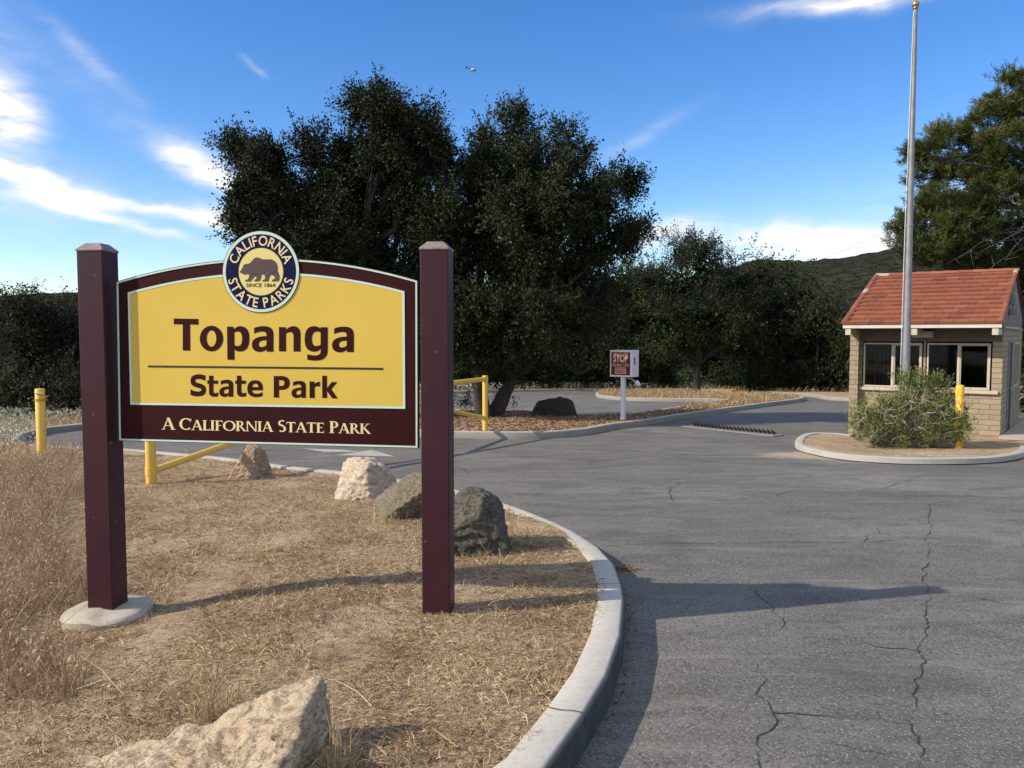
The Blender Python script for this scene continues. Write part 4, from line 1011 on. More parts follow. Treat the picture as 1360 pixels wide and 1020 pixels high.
# far row of trees
r = rs(3); g = G(925, 518, KH)
far_grp = 'dark trees beyond the far kerb'
def fartree(u, base_v, Yoff, lob, label, seed, leaf=.15, mat='oakfar', trunk=.22, dens=.9, cr=.95, ntw=34, nlf=9, stems=1, name='background_tree', group=far_grp, minz=None):
    r = rs(seed); g = G(u, base_v, KH); Y = g.y+Yoff; base = (g.x*Y/g.y, Y, gz(Y)+.1)
    return tree(name, base, LP(lob, Y, 1.8, r), r, label, 'tree', M[mat], group, trunk, .3, dens, leaf, cr, ntw, nlf, stems, minz=minz)
fartree(925, 519, 0, [(935,360,38,30),(905,338,22,18),(900,385,42,36),(975,385,38,28),(930,420,55,28),(860,372,22,12),(1005,400,18,20),(880,430,35,25),(995,430,35,25),(930,335,16,14),(925,450,60,22),(885,455,35,20),(970,452,36,20)], 'rounded oak with a bare grey trunk standing in the golden grass strip', 31, .12, cr=.8, trunk=.27, group=None, nlf=11)
fartree(600, 517, 2, [(600,440,60,40),(570,470,50,40),(640,480,40,30)], 'dark bush tree beyond the lot, just right of the right sign post', 32)
fartree(690, 517, 3, [(690,455,48,40),(720,420,40,30),(660,490,40,22),(720,490,40,22)], 'dark tree beyond the lot under the oak crown', 33)
fartree(790, 517, 4, [(790,430,50,40),(820,385,34,24),(780,390,30,22),(770,470,45,30),(830,470,40,30)], 'dark tree beyond the lot directly behind the stop sign box', 34)
fartree(860, 517, 5, [(860,440,45,35),(855,405,30,22),(875,480,45,28),(845,378,14,10),(828,374,26,20),(800,388,24,18),(868,395,30,22)], 'dark tree beyond the lot just right of the stop sign box', 35)
fartree(965, 517, 7, [(960,440,50,40),(990,460,45,35),(950,480,50,28)], 'dark tree crowded behind the oak with the bare trunk', 36)
fartree(1030, 519, 3, [(1035,400,30,26),(1020,430,45,35),(1050,460,45,30),(1010,480,45,24),(1040,378,16,12),(1000,372,30,22),(1062,392,30,20)], 'dark green tree left of the booth below the hill crest', 37)
fartree(1085, 522, 4, [(1085,425,35,24),(1070,455,42,30),(1105,470,40,34),(1080,495,50,20)], 'leafy tree beside the left edge of the booth roof', 38)
fartree(1130, 525, 5, [(1135,430,30,34),(1145,480,45,40),(1115,500,35,22)], 'dark tree directly behind the left wall of the booth', 39)
fartree(1210, 527, 7, [(1200,420,60,40),(1250,430,60,45),(1200,480,70,30)], 'dark tree hidden behind the booth roof', 40)
fartree(500, 520, 4, [(500,450,60,40),(450,460,55,40),(540,480,50,30)], 'dark tree beyond the lot behind the middle of the sign', 41, dens=.6)
fartree(380, 521, 4, [(380,450,60,42),(330,460,55,35)], 'dark tree beyond the lot behind the left half of the sign', 42, dens=.6)
fartree(250, 524, 4, [(250,455,60,42),(200,470,55,35)], 'dark tree beyond the lot by the left sign post', 43, dens=.6)
# understorey shrubs along the far kerb
for i, (u, v, a, b_) in enumerate([(640,500,40,18),(700,497,36,18),(760,498,36,18),(815,500,30,16),(870,497,34,18),(975,500,34,18),(1015,505,34,18),(1060,508,34,16),(1100,512,32,16)]):
    r = rs(60+i); g = G(u, 516 if u < 1000 else 519, KH); Y = g.y+1.2; c = U(u, v, Y)
    lab = ['shrub at the far kerb beside the right sign post','shrub at the far kerb behind the long dark boulder','shrub at the far kerb left of the stop sign post','shrub at the far kerb just behind the stop sign post','shrub at the far kerb left of the bare oak trunk','shrub at the far kerb right of the bare oak trunk','shrub at the far kerb behind the tip of the grass strip','shrub at the far kerb where the exit road bends','shrub at the far kerb next to the booth left wall'][i]
    tree('shrub', (c.x, Y, gz(Y)+.1), LP([(u,v,a*.6,b_),(u-a*.5,v+4,a*.4,b_*.7),(u+a*.5,v+4,a*.4,b_*.7)], Y, .8, r), r, 'dark green leafy '+lab, 'shrub', M['oakfar'], 'shrubs along the far kerb', .06, .15, .9, .13, .7, 30, 8, 3, minz=gz(Y)+.15)
# left bank scrub
def scrub(u, v, Y, lob, label, seed, dens=1.0, leaf=.085):
    r = rs(seed); c = U(u, v, Y)
    return tree('scrub_bush', (c.x, Y, gz(Y)-.0), LP(lob, Y, .7, r), r, label, 'bush', M['scrub'], 'dark bushes on the left bank', .10, .2, dens, leaf, .6, 36, 10, 3, minz=gz(Y)+.05)
scrub(60, 520, 27, [(40,430,60,35),(85,440,40,30),(15,410,30,18),(60,415,25,14),(60,490,60,40),(100,470,40,40)], 'tall dark bush on the left bank with the highest crown', 71)
scrub(-60, 530, 25, [(-40,430,60,40),(-100,450,60,45),(-60,500,70,45)], 'dark bush at the far left edge of the photo', 72)
scrub(30, 545, 22.5, [(20,525,50,26),(70,520,36,26),(95,535,24,20),(-20,535,40,30)], 'low dark bush on the left bank behind the yellow bollard', 73)
scrub(130, 520, 29, [(130,460,45,40),(160,480,45,35),(110,500,40,30)], 'dark bush hidden behind the left sign post', 74)
scrub(-180, 530, 28, [(-180,440,70,45),(-260,450,70,50),(-200,500,80,40)], 'dark bush beyond the left edge of the photo', 75, .6)
# pine
r = rs(80); Yp = 29; c = U(1420, 560, Yp)
pl_ = LP([(1335,125,26,28),(1310,165,30,24),(1345,200,40,34),(1262,185,34,22),(1240,235,34,22),(1292,225,40,26),(1340,262,42,30),(1235,290,36,22),(1203,312,18,14),(1282,305,44,20),(1345,315,42,26),(1225,335,34,18),(1290,345,50,18),(1350,352,40,16),(1400,160,50,50),(1420,250,60,60),(1410,100,40,35),(1430,340,60,40),(1305,268,20,12),(1222,205,14,12),(1500,200,60,60),(1500,300,60,60),(1300,300,50,30),(1265,335,50,22),(1320,225,40,30),(1350,345,45,25),(1355,150,22,30),(1330,380,50,22),(1255,270,30,18)], Yp, 1.5, r)
base = np.array((c.x, Yp, gz(Yp)+.1)); e = empty('pine_tree', base); tag(e, 'large green pine with bare lower branches behind the booth at the right edge', 'tree')
tr = MB(); tr.tube([(0,0,-.3),(.1,0,2),(-.1,.1,5),(.1,0,8),(0,0,11)], [.36,.3,.25,.17,.06], 10)
A=[];Bq=[];ra=[];rb=[];Cs=[];Rs=[];Os=[]
for cc, rad in pl_:
    cc = np.array(cc); rad = np.array(rad); z0_ = max(1.5, (cc-base)[2]-1.2); s0_ = base+np.array([0,0,min(z0_,10)]); pts = bent(s0_, cc, r, 5, .15)
    tr.tube([tuple(p-base) for p in pts], [.08,.065,.05,.035,.025,.015], 5)
    n = int(12+rad[0]*rad[2]*24); d = unit(r.normal(size=(n,3))); P = cc+d*rad*(r.uniform(.2,1,n)**.5)[:,None]
    Cs.append(P); Rs.append(r.uniform(.22,.4,n)); Os.append(unit(d+np.array([-.2,0,.5])))
    for p in P: s_ = pts[r.randint(2,6)]; A.append(s_); Bq.append(p); ra.append(.022); rb.append(.008)
C=np.concatenate(Cs); RR=np.concatenate(Rs); O=np.concatenate(Os)
P,T,ci,tb_,td,tl = twigcloud(C, RR, r, 16, 24, O, .5, 1.2, .02)
V,Fc = leaves(P-base, .17, r, .11, td[T]*1.6, .8); tint=np.clip(r.normal(.5,.18,len(C))[ci]+r.normal(0,.12,len(P)),0,1)
tr.build('trunk', M['bark'], e, True); npmesh('crown', V, Fc, M['pine'], e, np.repeat(tint,4))
V,Fc = tubes_np((np.array(A)-base, np.array(Bq)-base, np.array(ra), np.array(rb)), 3); npmesh('twigs', V, Fc, M['bark'], e)
tr = MB()
for (u1,v1,u2,v2) in [(1380,300,1255,352),(1375,325,1270,345),(1380,290,1300,335),(1390,330,1320,352),(1370,270,1335,345),(1380,280,1330,320),(1360,300,1290,330)]:
    p=base+np.array([0,0,(U(u1,v1,Yp).z-base[2])]); q_=np.array(U(u2,v2,Yp-1.7)); pts=bent(p,q_,r,6,.10); tr.tube([tuple(x-base) for x in pts],[.035,.026,.018,.012,.009,.006,.003],5)
    for k in range(9): s_=pts[r.randint(2,7)]; t_=s_+r.normal(size=3)*.28; tr.tube([tuple(s_-base),tuple(t_-base)],[.008,.002],4)
tr.build('dead_branches', M['greytwig'], e, True)
fartree(1400, 560, 5, [(1390,420,50,50),(1370,480,40,40),(1440,430,70,70),(1370,540,40,25)], 'dense green tree right of the booth under the pine', 81, .12, dens=.8, group=None)
# shrub at the flagpole
r = rs(90); g = G(1205, 594, .11); Y = g.y+.25; base = np.array((g.x, Y, gz(Y)+.1))
lob = LP([(1205,560,50,32,0),(1162,560,32,28,.1),(1245,560,34,32,0),(1232,530,30,20,.1),(1180,582,48,16,-.25),(1240,584,40,14,-.25),(1148,572,20,20,0),(1212,512,18,16,.2),(1265,548,14,28,0),(1185,542,34,20,0),(1245,518,14,12,.1),(1272,572,12,20,-.35)], Y)
e = empty('shrub', base); tag(e, 'straggly grey green shrub with pale dead twigs around the flagpole foot', 'shrub')
Cs=[];Rs=[];Os=[]
for cc, rad in lob:
    cc=np.array(cc);rad=np.array(rad);n=int(18+rad[0]*rad[2]*150);d=unit(r.normal(size=(n,3)));P=cc+d*rad*(r.uniform(.1,1,n)**.5)[:,None];P[:,2]=np.maximum(P[:,2],base[2]+.06);Cs.append(P);Rs.append(r.uniform(.08,.19,n));Os.append(unit(d+np.array([0,0,.9])))
C=np.concatenate(Cs);RR=np.concatenate(Rs);O=np.concatenate(Os);P,T,ci,tb_,td,tl=twigcloud(C,RR,r,7,13,O,1.1,1.7,.010)
V,Fc=leaves(P-base,.045,r,.28,td[T]*1.2);tint=np.clip(r.normal(.42,.22,len(C))[ci]+r.normal(0,.15,len(P)),0,1);npmesh('foliage',V,Fc,M['shrub'],e,np.repeat(tint,4))
A=np.tile(base+np.array([0,0,.0]),(len(C),1))+r.normal(size=(len(C),3))*np.array([.25,.1,0]);V,Fc=tubes_np((A-base,C-base,np.full(len(C),.009),np.full(len(C),.004)),3);npmesh('stems',V,Fc,M['twig'],e)
tr=MB()
for k in range(120):
    u_=r.uniform(1135,1275);v_=r.uniform(530,592);p=np.array(U(u_,v_,Y-r.uniform(.1,.4)));d=np.array([(-1 if u_<1190 else .3)*r.uniform(.1,1),-r.uniform(0,.5),r.uniform(-.2,.7)]);pts=[p]
    for j in range(6): d=d+r.normal(size=3)*.38; d/=np.linalg.norm(d); pts.append(pts[-1]+d*r.uniform(.03,.075))
    tr.tube([tuple(x-base) for x in pts],[.006,.006,.005,.004,.003,.002,.0015],4)
tr.build('dead_twigs',M['twig'],e,True)
# thin leafy sapling shoots in front of the windows
for (lab, shoots, sd) in (('slender leafy sapling rising above the shrub in front of the left window', [(1212,560,1203,478),(1214,560,1218,500),(1212,540,1232,505)], 1), ('slender leafy sapling rising above the shrub in front of the right window', [(1236,560,1232,500),(1238,560,1262,498),(1236,550,1246,515),(1240,560,1240,492)], 2)):
    r=rs(100+sd);Y2=Y+.15;b0=U(shoots[0][0],590,Y2);e=empty('sapling',(b0.x,Y2,gz(Y2)+.1));tag(e,lab,'plant');bs=np.array(e.location);tr=MB();PP=[];DD=[]
    for (u1,v1,u2,v2) in shoots:
        p=np.array(U(u1,v1,Y2));q_=np.array(U(u2,v2,Y2-.1));pts=[bs]+bent(p,q_,r,6,.18);tr.tube([tuple(x-bs) for x in pts],[.009]+[.008,.007,.006,.005,.004,.003,.002],4)
        for k in range(90): i=r.randint(1,7);t=r.rand();x=pts[i-1+0]*(1-t)+pts[i]*t;dd=r.normal(size=3)*.06;PP.append(x+dd);DD.append(dd/np.linalg.norm(dd))
    tr.build('stem',M['twig'],e,True);PP=np.array(PP);V,Fc=leaves(PP-bs,.05,r,.5,np.array(DD));npmesh('foliage',V,Fc,M['shrub'],e,np.repeat(np.clip(r.normal(.35,.2,len(PP)),0,1),4))
# low sprigs by the oak trunk
r=rs(110)
for i,(u,v,lab) in enumerate([(618,545,'small leafy sprig left of the leaning oak trunk'),(668,545,'small leafy sprig right of the leaning oak trunk')]):
    g=G(u,v,KH);e=empty('sprig',g);tag(e,lab,'plant');C=r.normal(size=(14,3))*np.array([.22,.15,.1])+np.array([0,0,.3]);P,T,ci,_,td,_=twigcloud(C,np.full(14,.14),r,6,6,unit(C),.5)
    V,Fc=leaves(P,.07,r,.5);npmesh('foliage',V,Fc,M['scrub'],e,np.repeat(np.clip(r.normal(.5,.2,len(P)),0,1),4));V,Fc=tubes_np((np.zeros((14,3)),C,np.full(14,.008),np.full(14,.004)),3);npmesh('stem',V,Fc,M['twig'],e)
# ------------------------------------------------------------------ dry grass and litter
def vnoise(P, s, o=0):
    return np.array([mnoise.noise(Vector((p[0]*s+o, p[1]*s-o, o))) for p in P])
def scatter(n, box, r, cond):
    X = r.uniform(box[0], box[1], n); Yv = r.uniform(box[2], box[3], n); m_ = inside_np(opoly, X, Yv); X = X[m_]; Yv = Yv[m_]; m_ = np.array([bool(cond(x, y)) for x, y in zip(X, Yv)], bool)
    return np.stack([X[m_], Yv[m_]], 1)
def wedge(x, y): return -.72*y-1.2 < x < .72*y+1
def blades(name, XY, zf, r, L, w, tilt, mat, seg=2, tint=(.5,.2), curl=.5, noise_t=None):
    n = len(XY); Z = np.array([zf(x, y) for x, y in XY]); P = np.column_stack([XY, Z])
    az = r.uniform(0, 2*math.pi, n); ti = np.clip(r.normal(tilt, .25, n), .0, 1.53) if not hasattr(tilt,'__len__') else tilt
    ln = L*r.lognormal(0, .35, n); d0 = np.column_stack([np.cos(az)*np.sin(ti), np.sin(az)*np.sin(ti), np.cos(ti)])
    t1 = np.clip(ti+r.uniform(0, curl, n), 0, 1.6); d1 = np.column_stack([np.cos(az+r.normal(0,.4,n))*np.sin(t1), np.sin(az)*np.sin(t1), np.cos(t1)])
    sd = unit(np.cross(d0, r.normal(size=(n,3)))); ww = (w*r.uniform(.6,1.4,n))[:,None]; l_ = ln[:,None]
    P = P+np.array([0,0,.004]); V = np.empty((n,5,3), np.float32); V[:,0]=P-sd*ww/2; V[:,1]=P+sd*ww/2; m1=P+d0*l_*.5; V[:,2]=m1+sd*ww*.42; V[:,3]=m1-sd*ww*.42; V[:,4]=m1+d1*l_*.5
    b = np.arange(n)*5; Fc = np.concatenate([np.stack([b,b+1,b+2,b+3],1), np.stack([b+3,b+2,b+4,b+4],1)])
    # second face as degenerate-free triangle: use separate tri mesh merge
    tn = np.clip(r.normal(tint[0], tint[1], n) + (noise_t if noise_t is not None else 0), 0, 1)
    me = bpy.data.meshes.new(name); q4 = np.stack([b,b+1,b+2,b+3],1); t3 = np.stack([b+3,b+2,b+4],1)
    me.vertices.add(n*5); me.vertices.foreach_set('co', V.reshape(-1)); lp = np.concatenate([q4.ravel(), t3.ravel()]).astype(np.int32)
    me.loops.add(len(lp)); me.loops.foreach_set('vertex_index', lp); me.polygons.add(2*n)
    me.polygons.foreach_set('loop_start', np.concatenate([np.arange(n)*4, n*4+np.arange(n)*3]).astype(np.int32)); me.polygons.foreach_set('loop_total', np.concatenate([np.full(n,4), np.full(n,3)]).astype(np.int32)); me.update(calc_edges=True)
    a = me.attributes.new('tint','FLOAT','POINT'); a.data.foreach_set('value', np.repeat(tn,5).astype(np.float32))
    return tag(link(name, me, mat), kind='stuff')
def lab_stuff(o, label, cat): o['label']=label; o['category']=cat; return o
def nsel(XY, s, o, thr, r, soft=.15):
    v = vnoise(XY, s, o); return XY[(v+r.normal(0, soft, len(v))) > thr]
r = rs(200)
XY = scatter(520000, (-8.5,.9,1.9,13), r, lambda x,y: wedge(x,y))
# thin with distance
keep = r.rand(len(XY)) < np.clip(5.2/np.maximum(XY[:,1],2.2), .25, 1)**1.2; XY = XY[keep]
n_pb = XY[r.rand(len(XY)) < .012]
a_ = nsel(XY, 1.7, 5, -.22, r, .18)
lab_stuff(blades('straw_litter', a_, mound, r, .034, .0032, 1.22, M['straw'], tint=(.45,.36), curl=.7, noise_t=vnoise(a_, 1.6, 9)*.45), 'flattened dry straw litter scattered over the near bank', 'straw')
c_ = XY[r.rand(len(XY)) < .16]; c_ = nsel(c_, 2.6, 31, .12, r, .14)
cc_ = XY[r.choice(len(XY), 420)]; cl_ = np.repeat(cc_, 26, 0); cl_ = cl_+r.normal(size=cl_.shape)*.028; cl_ = cl_[inside_np(opoly, cl_[:,0], cl_[:,1])]; c_ = np.concatenate([c_, cl_])
lab_stuff(blades('dry_grass', c_, mound, r, .055, .0034, .75, M['straw'], tint=(.5,.22), curl=1.0), 'short dry upright grass tufts on the near bank', 'grass')
d_ = XY[r.rand(len(XY)) < .007]
lab_stuff(blades('long_straw', d_, mound, r, .17, .0030, 1.40, M['straw'], tint=(.78,.15), curl=.15), 'long pale straw stalks lying on the near bank', 'straw')
# tall dry oats at the left
XY = scatter(60000, (-7.5,-2.0,3.6,13.5), r, lambda x,y: x < -.56*y+.10+.35*mnoise.noise(Vector((x*.8,y*.8,4))) and x > -.75*y-1 and (x+2.45)**2+(y-4.95)**2 > .3)
P_ = XY[:21000]
o_ = lab_stuff(blades('tall_dry_grass', P_, mound, r, .21, .0036, .5, M['oats'], tint=(.38,.2), curl=.7, noise_t=vnoise(P_,1.2,2)*.3), 'tall brown wild oats left of the left sign post', 'grass')
n = 15000; k_ = r.randint(0, len(P_), n); hz = r.uniform(.08,.28,n); Q = np.column_stack([P_[k_]+r.normal(size=(n,2))*.05, np.array([mound(x,y) for x,y in P_[k_]])+hz])
V,Fc = leaves(Q, .028, r, .28, np.array([0,0,-.6])); oo = npmesh('seed_heads', V, Fc, M['oats'], None, np.repeat(np.clip(r.normal(.75,.18,n),0,1),4)); tag(oo,'pale seed heads of the wild oats','grass',None,'stuff')
# golden tufts by the front slab and elsewhere
def tuft(u, v, n, L, seed, label, spread=.05, ti=.22):
    r = rs(seed); g = G(u, v, KH); XY = np.column_stack([g.x+r.normal(0,spread,n), g.y+r.normal(0,spread,n)])
    o = blades('grass_tuft', XY, mound, r, L, .004, ti, M['gold'], tint=(.6,.2), curl=.35); del o['kind']; tag(o, label, 'grass'); return o
tuft(283, 950, 60, .17, 1, 'upright golden grass tuft behind the pale sandstone slab', .06)
tuft(452, 1018, 34, .22, 2, 'golden grass stems right of the pale sandstone slab', .03, .18)
tuft(520, 695, 50, .12, 3, 'golden grass tuft in front of the greenish slab', .07)
tuft(215, 745, 40, .14, 4, 'pale grass tuft right of the left sign post', .08, .7)
tuft(640, 745, 50, .11, 5, 'dry grass tuft at the foot of the dark grey boulder', .09, .6)
# mulch on the median, golden strip, far verge
XY = scatter(60000, (-10,13,17.5,34), r, lambda x,y: y > 17 and (x > -6))
lab_stuff(blades('mulch', XY[:26000], mound, r, .075, .03, 1.45, M['mulchbits'], tint=(.5,.22), curl=.2), 'brown leaf mulch covering the median', 'mulch')
strip = [(p.x,p.y) for p in [P2(792,520.5),P2(797,524.7),P2(839,528),P2(900,529),P2(968,530),P2(901,540),P2(960,543),P2(1025,534),P2(1066,528),P2(1062,525.2),P2(983,521.5),P2(926,520),P2(850,519),P2(803,518.8)]]
XY = scatter(60000, (3,22,27,50), r, lambda x,y: inside(strip,x,y)); XY = XY[(vnoise(XY,.3,8)+.35*(XY[:,1]-34)/10+r.normal(0,.12,len(XY)))>-.05]
lab_stuff(blades('golden_grass', XY[:11000], mound, r, .17, .022, .6, M['gold'], tint=(.5,.2), curl=.6), 'golden dry grass on the strip around the bare oak trunk', 'grass')
XY = scatter(50000, (-6,24,44,60), r, lambda x,y: mound(x,y) and True); 
lab_stuff(blades('verge_grass', XY[:9000], mound, r, .26, .03, .6, M['gold'], tint=(.35,.25), curl=.6), 'dry grass fringe along the far kerb', 'grass')
XY = scatter(30000, (-9,9,46,53), r, lambda x,y: inside(opoly,x,y)); XY = XY[vnoise(XY,.6,3)>-.1]; Q=np.column_stack([XY,[mound(x,y)+.05 for x,y in XY]]); Q=Q[:4000]; Q[:,2]+=r.uniform(0,.35,len(Q))
V,Fc=leaves(Q,.13,r,.5); oo=npmesh('silver_groundcover',V,Fc,M['silver'],None,np.repeat(np.clip(r.normal(.55,.2,len(Q)),0,1),4)); tag(oo,'whitish ground cover along the far kerb of the lot','ground cover',None,'stuff')
XY = scatter(60000, (-45,48,55,68), r, lambda x,y: True)[:34000]; Q = np.column_stack([XY, [mound(x,y) for x,y in XY]]); Q[:,2] += r.uniform(.05,1.1,len(Q))*(.6+.5*vnoise(XY,.25,3))
V,Fc=leaves(Q,.26,r,.6); oo=npmesh('undergrowth',V,Fc,M['oakfar'],None,np.repeat(np.clip(r.normal(.5,.2,len(Q)),0,1),4)); tag(oo,'dark green undergrowth below the far trees','undergrowth',None,'stuff')
XY = scatter(90000, (-16,-8.2,14.5,26), r, lambda x,y: True); XY = XY[(vnoise(XY,.7,6)+r.normal(0,.08,len(XY)))>-.02]; Q=np.column_stack([XY,[mound(x,y)+.03 for x,y in XY]])[:22000]; Q[:,2]+=r.uniform(0,.3,len(Q))
V,Fc=leaves(Q,.06,r,.45); oo=npmesh('silver_groundcover',V,Fc,M['silver'],None,np.repeat(np.clip(r.normal(.5,.22,len(Q)),0,1),4)); tag(oo,'whitish ground cover outside the left kerb loop','ground cover',None,'stuff')
XY = scatter(60000, (-16,-7,13,30), r, lambda x,y: True)
lab_stuff(blades('bank_grass', XY[:16000], mound, r, .16, .012, .6, M['straw'], tint=(.45,.22), curl=.8), 'dry grass on the bank around the left kerb loop', 'grass')
def stones(name, XY, zf, r, size, mat, label):
    O8 = np.array([(1,0,0),(-1,0,0),(0,1,0),(0,-1,0),(0,0,1),(0,0,-1)], float); F8 = np.array([(0,2,4),(2,1,4),(1,3,4),(3,0,4),(2,0,5),(1,2,5),(3,1,5),(0,3,5)])
    n = len(XY); s_ = size*r.lognormal(0,.5,n); V = O8[None]*s_[:,None,None]*r.uniform(.5,1.2,(n,6,1))*np.array([1,1,.6])
    a = r.uniform(0,6.28,n); c, q_ = np.cos(a)[:,None], np.sin(a)[:,None]; V = np.stack([V[...,0]*c-V[...,1]*q_, V[...,0]*q_+V[...,1]*c, V[...,2]], -1)
    V = V+np.column_stack([XY, [zf(x,y)+size*.25 for x,y in XY]])[:,None]; Fc = (F8[None]+(np.arange(n)*6)[:,None,None]).reshape(-1,3)
    o = npmesh(name, V.reshape(-1,3), Fc, mat, None, np.repeat(np.clip(r.normal(.5,.25,n),0,1),6)); return tag(o, label, 'gravel', None, 'stuff')
M['pebble'] = leafmat('pebbles', (.16,.12,.09), (.38,.31,.24), (.68,.6,.5), 0, .85, 2)
stones('pebbles', n_pb[:2200], mound, r, .006, M['pebble'], 'small pebbles scattered in the soil of the near bank')
gr = []
for i in range(len(chain)-1):
    if 1.5 < chain[i].y < 12:
        t = (chain[i+1]-chain[i]); nn = Vector((t.y,-t.x)).normalized()
        for k in range(30): q_ = chain[i]+t*r.rand()+nn*(.02+abs(r.normal(0,.10))); gr.append((q_.x,q_.y))
stones('road_grit', np.array(gr), lambda x,y: gz(y)+.002, r, .0032, M['pebble'], 'fine grit lying on the road beside the near kerb')
# leaf litter in the gutter and a little pile by the kerb
XYg = []
for i in range(len(chain)-1):
    if 1.5 < chain[i].y < 9.5:
        t = (chain[i+1]-chain[i]); nn = Vector((t.y,-t.x)).normalized()
        for k in range(14): q_ = chain[i]+t*r.rand()+nn*(.02+abs(r.normal(0,.035))); XYg.append((q_.x,q_.y))
g = G(832,757); 
for k in range(160): XYg.append((g.x+r.normal(0,.07), g.y+r.normal(0,.06)))
lab_stuff(blades('gutter_litter', np.array(XYg), lambda x,y: gz(y)+.004, r, .022, .009, 1.45, M['mulchbits'], tint=(.3,.2), curl=.2), 'crumbs of dry leaves lying in the gutter', 'leaf litter')
# ------------------------------------------------------------------ helicopter and power lines
hY = 520; hc = U(628.5, 92.5, hY); e = empty('helicopter', hc); tag(e, 'tiny helicopter flying high above the oaks', 'helicopter'); e.rotation_euler=(0,R(6),R(8)); e.scale=(.82,.82,.82)
b=MB(); V,Fc=ICO4; b.add([(v.x*1.9+(0 if v.x<0 else .1), v.y*.9, v.z*1.0*(1 if v.z<0 else .95)) for v in V], Fc); b.build('body', M['white'], e, True)
MB().tube([(-1.2,0,.35),(-5.4,0,.75)],[.38,.14],10).build('tail_boom', M['navy'], e, True)
b=MB(); b.box(-5.9,-5.1,-.05,.05,.2,1.7); b.box(-5.3,-4.7,-.7,.7,.65,.75); b.build('tail_fin', M['navy'], e)
MB().add([(v.x*.95+1.15, v.y*.8, v.z*.72-.12) for v in V], Fc).build('windscreen', M['black'], e, True)
b=MB(); b.lathe([(.14,.9),(.1,1.5)],8); b.box(-4.6,4.6,-.12,.12,1.45,1.5,Matrix.Rotation(R(38),4,'Z')); b.build('rotor', M['black'], e)
b=MB()
for s_ in (-.8,.8):
    b.tube([(-1.5,s_,-1.45),(1.6,s_,-1.45),(1.9,s_,-1.3)],.06,6); b.tube([(-.7,s_*.6,-.7),(-.7,s_,-1.45)],.05,5); b.tube([(.8,s_*.6,-.7),(.8,s_,-1.45)],.05,5)
b.build('skids', M['black'], e)
wr = M['twig']
for i,(a,c,lab) in enumerate([((985,372),(1260,262),'upper faint power line crossing the sky left of the pine'),((985,384),(1260,292),'lower faint power line crossing the sky left of the pine')]):
    p=U(*a,90);q_=U(*c,70);pts=[p.lerp(q_,t/12)+Vector((0,0,-1.1*math.sin(math.pi*t/12))) for t in range(13)]
    tag(MB().tube(pts,.009,5).build('power_line',M['black']),lab,'power line','power lines')
# ------------------------------------------------------------------ sun, sky, camera
EL = R(33); sdir = Vector((-.963*math.cos(EL), -.270*math.cos(EL), math.sin(EL)))   # towards the sun
sun = bpy.data.lights.new('sun', 'SUN'); sun.energy = 4.35; sun.angle = R(.53); sun.color = (1,.88,.72)
so = bpy.data.objects.new('sun', sun); COL.objects.link(so); so.rotation_euler = sdir.to_track_quat('Z','Y').to_euler()
w = bpy.data.worlds.new('World'); SC.world = w; w.use_nodes = True; nt = w.node_tree; bg = nt.nodes['Background']
sky = nd(nt, 'ShaderNodeTexSky', sky_type='NISHITA'); sky.sun_disc = False; sky.sun_elevation = EL; sky.sun_rotation = math.atan2(sdir.x, sdir.y)
sky.air_density = 1.0; sky.dust_density = .25; sky.ozone_density = 3.0; sky.altitude = 300
hs = nd(nt, 'ShaderNodeHueSaturation'); hs.inputs['Saturation'].default_value = 1.3; hs.inputs['Hue'].default_value = .510; nt.links.new(sky.outputs[0], hs.inputs['Color'])
nt.links.new(hs.outputs[0], bg.inputs[0]); bg.inputs[1].default_value = .145
geo = nd(nt, 'ShaderNodeTexCoord').outputs['Generated']; sx = nd(nt, 'ShaderNodeSeparateXYZ'); nt.links.new(geo, sx.inputs[0])
az = mth(nt, 'ARCTAN2', sx.outputs[0], sx.outputs[1]); el = mth(nt, 'ARCSINE', sx.outputs[2])
cz = nd(nt, 'ShaderNodeCombineXYZ'); nt.links.new(az, cz.inputs[0]); nt.links.new(el, cz.inputs[1])
def AE(u, v): d = ray(u, v).normalized(); return math.atan2(d.x, d.y), math.asin(d.z)
def blob(u, v, au, av, rot, wgt, prev):
    a0, e0 = AE(u, v); sa, se_ = au/F, av/F
    mp = nd(nt, 'ShaderNodeMapping', vector_type='TEXTURE'); mp.inputs['Location'].default_value = (a0, e0, 0); mp.inputs['Rotation'].default_value = (0,0,R(rot)); mp.inputs['Scale'].default_value = (sa, se_, 1)
    nt.links.new(wv, mp.inputs[0]); ln = nd(nt, 'ShaderNodeVectorMath', operation='DOT_PRODUCT'); nt.links.new(mp.outputs[0], ln.inputs[0]); nt.links.new(mp.outputs[0], ln.inputs[1])
    return mth(nt, 'MULTIPLY_ADD', mth(nt, 'POWER', .3679, ln.outputs['Value']), wgt, prev)
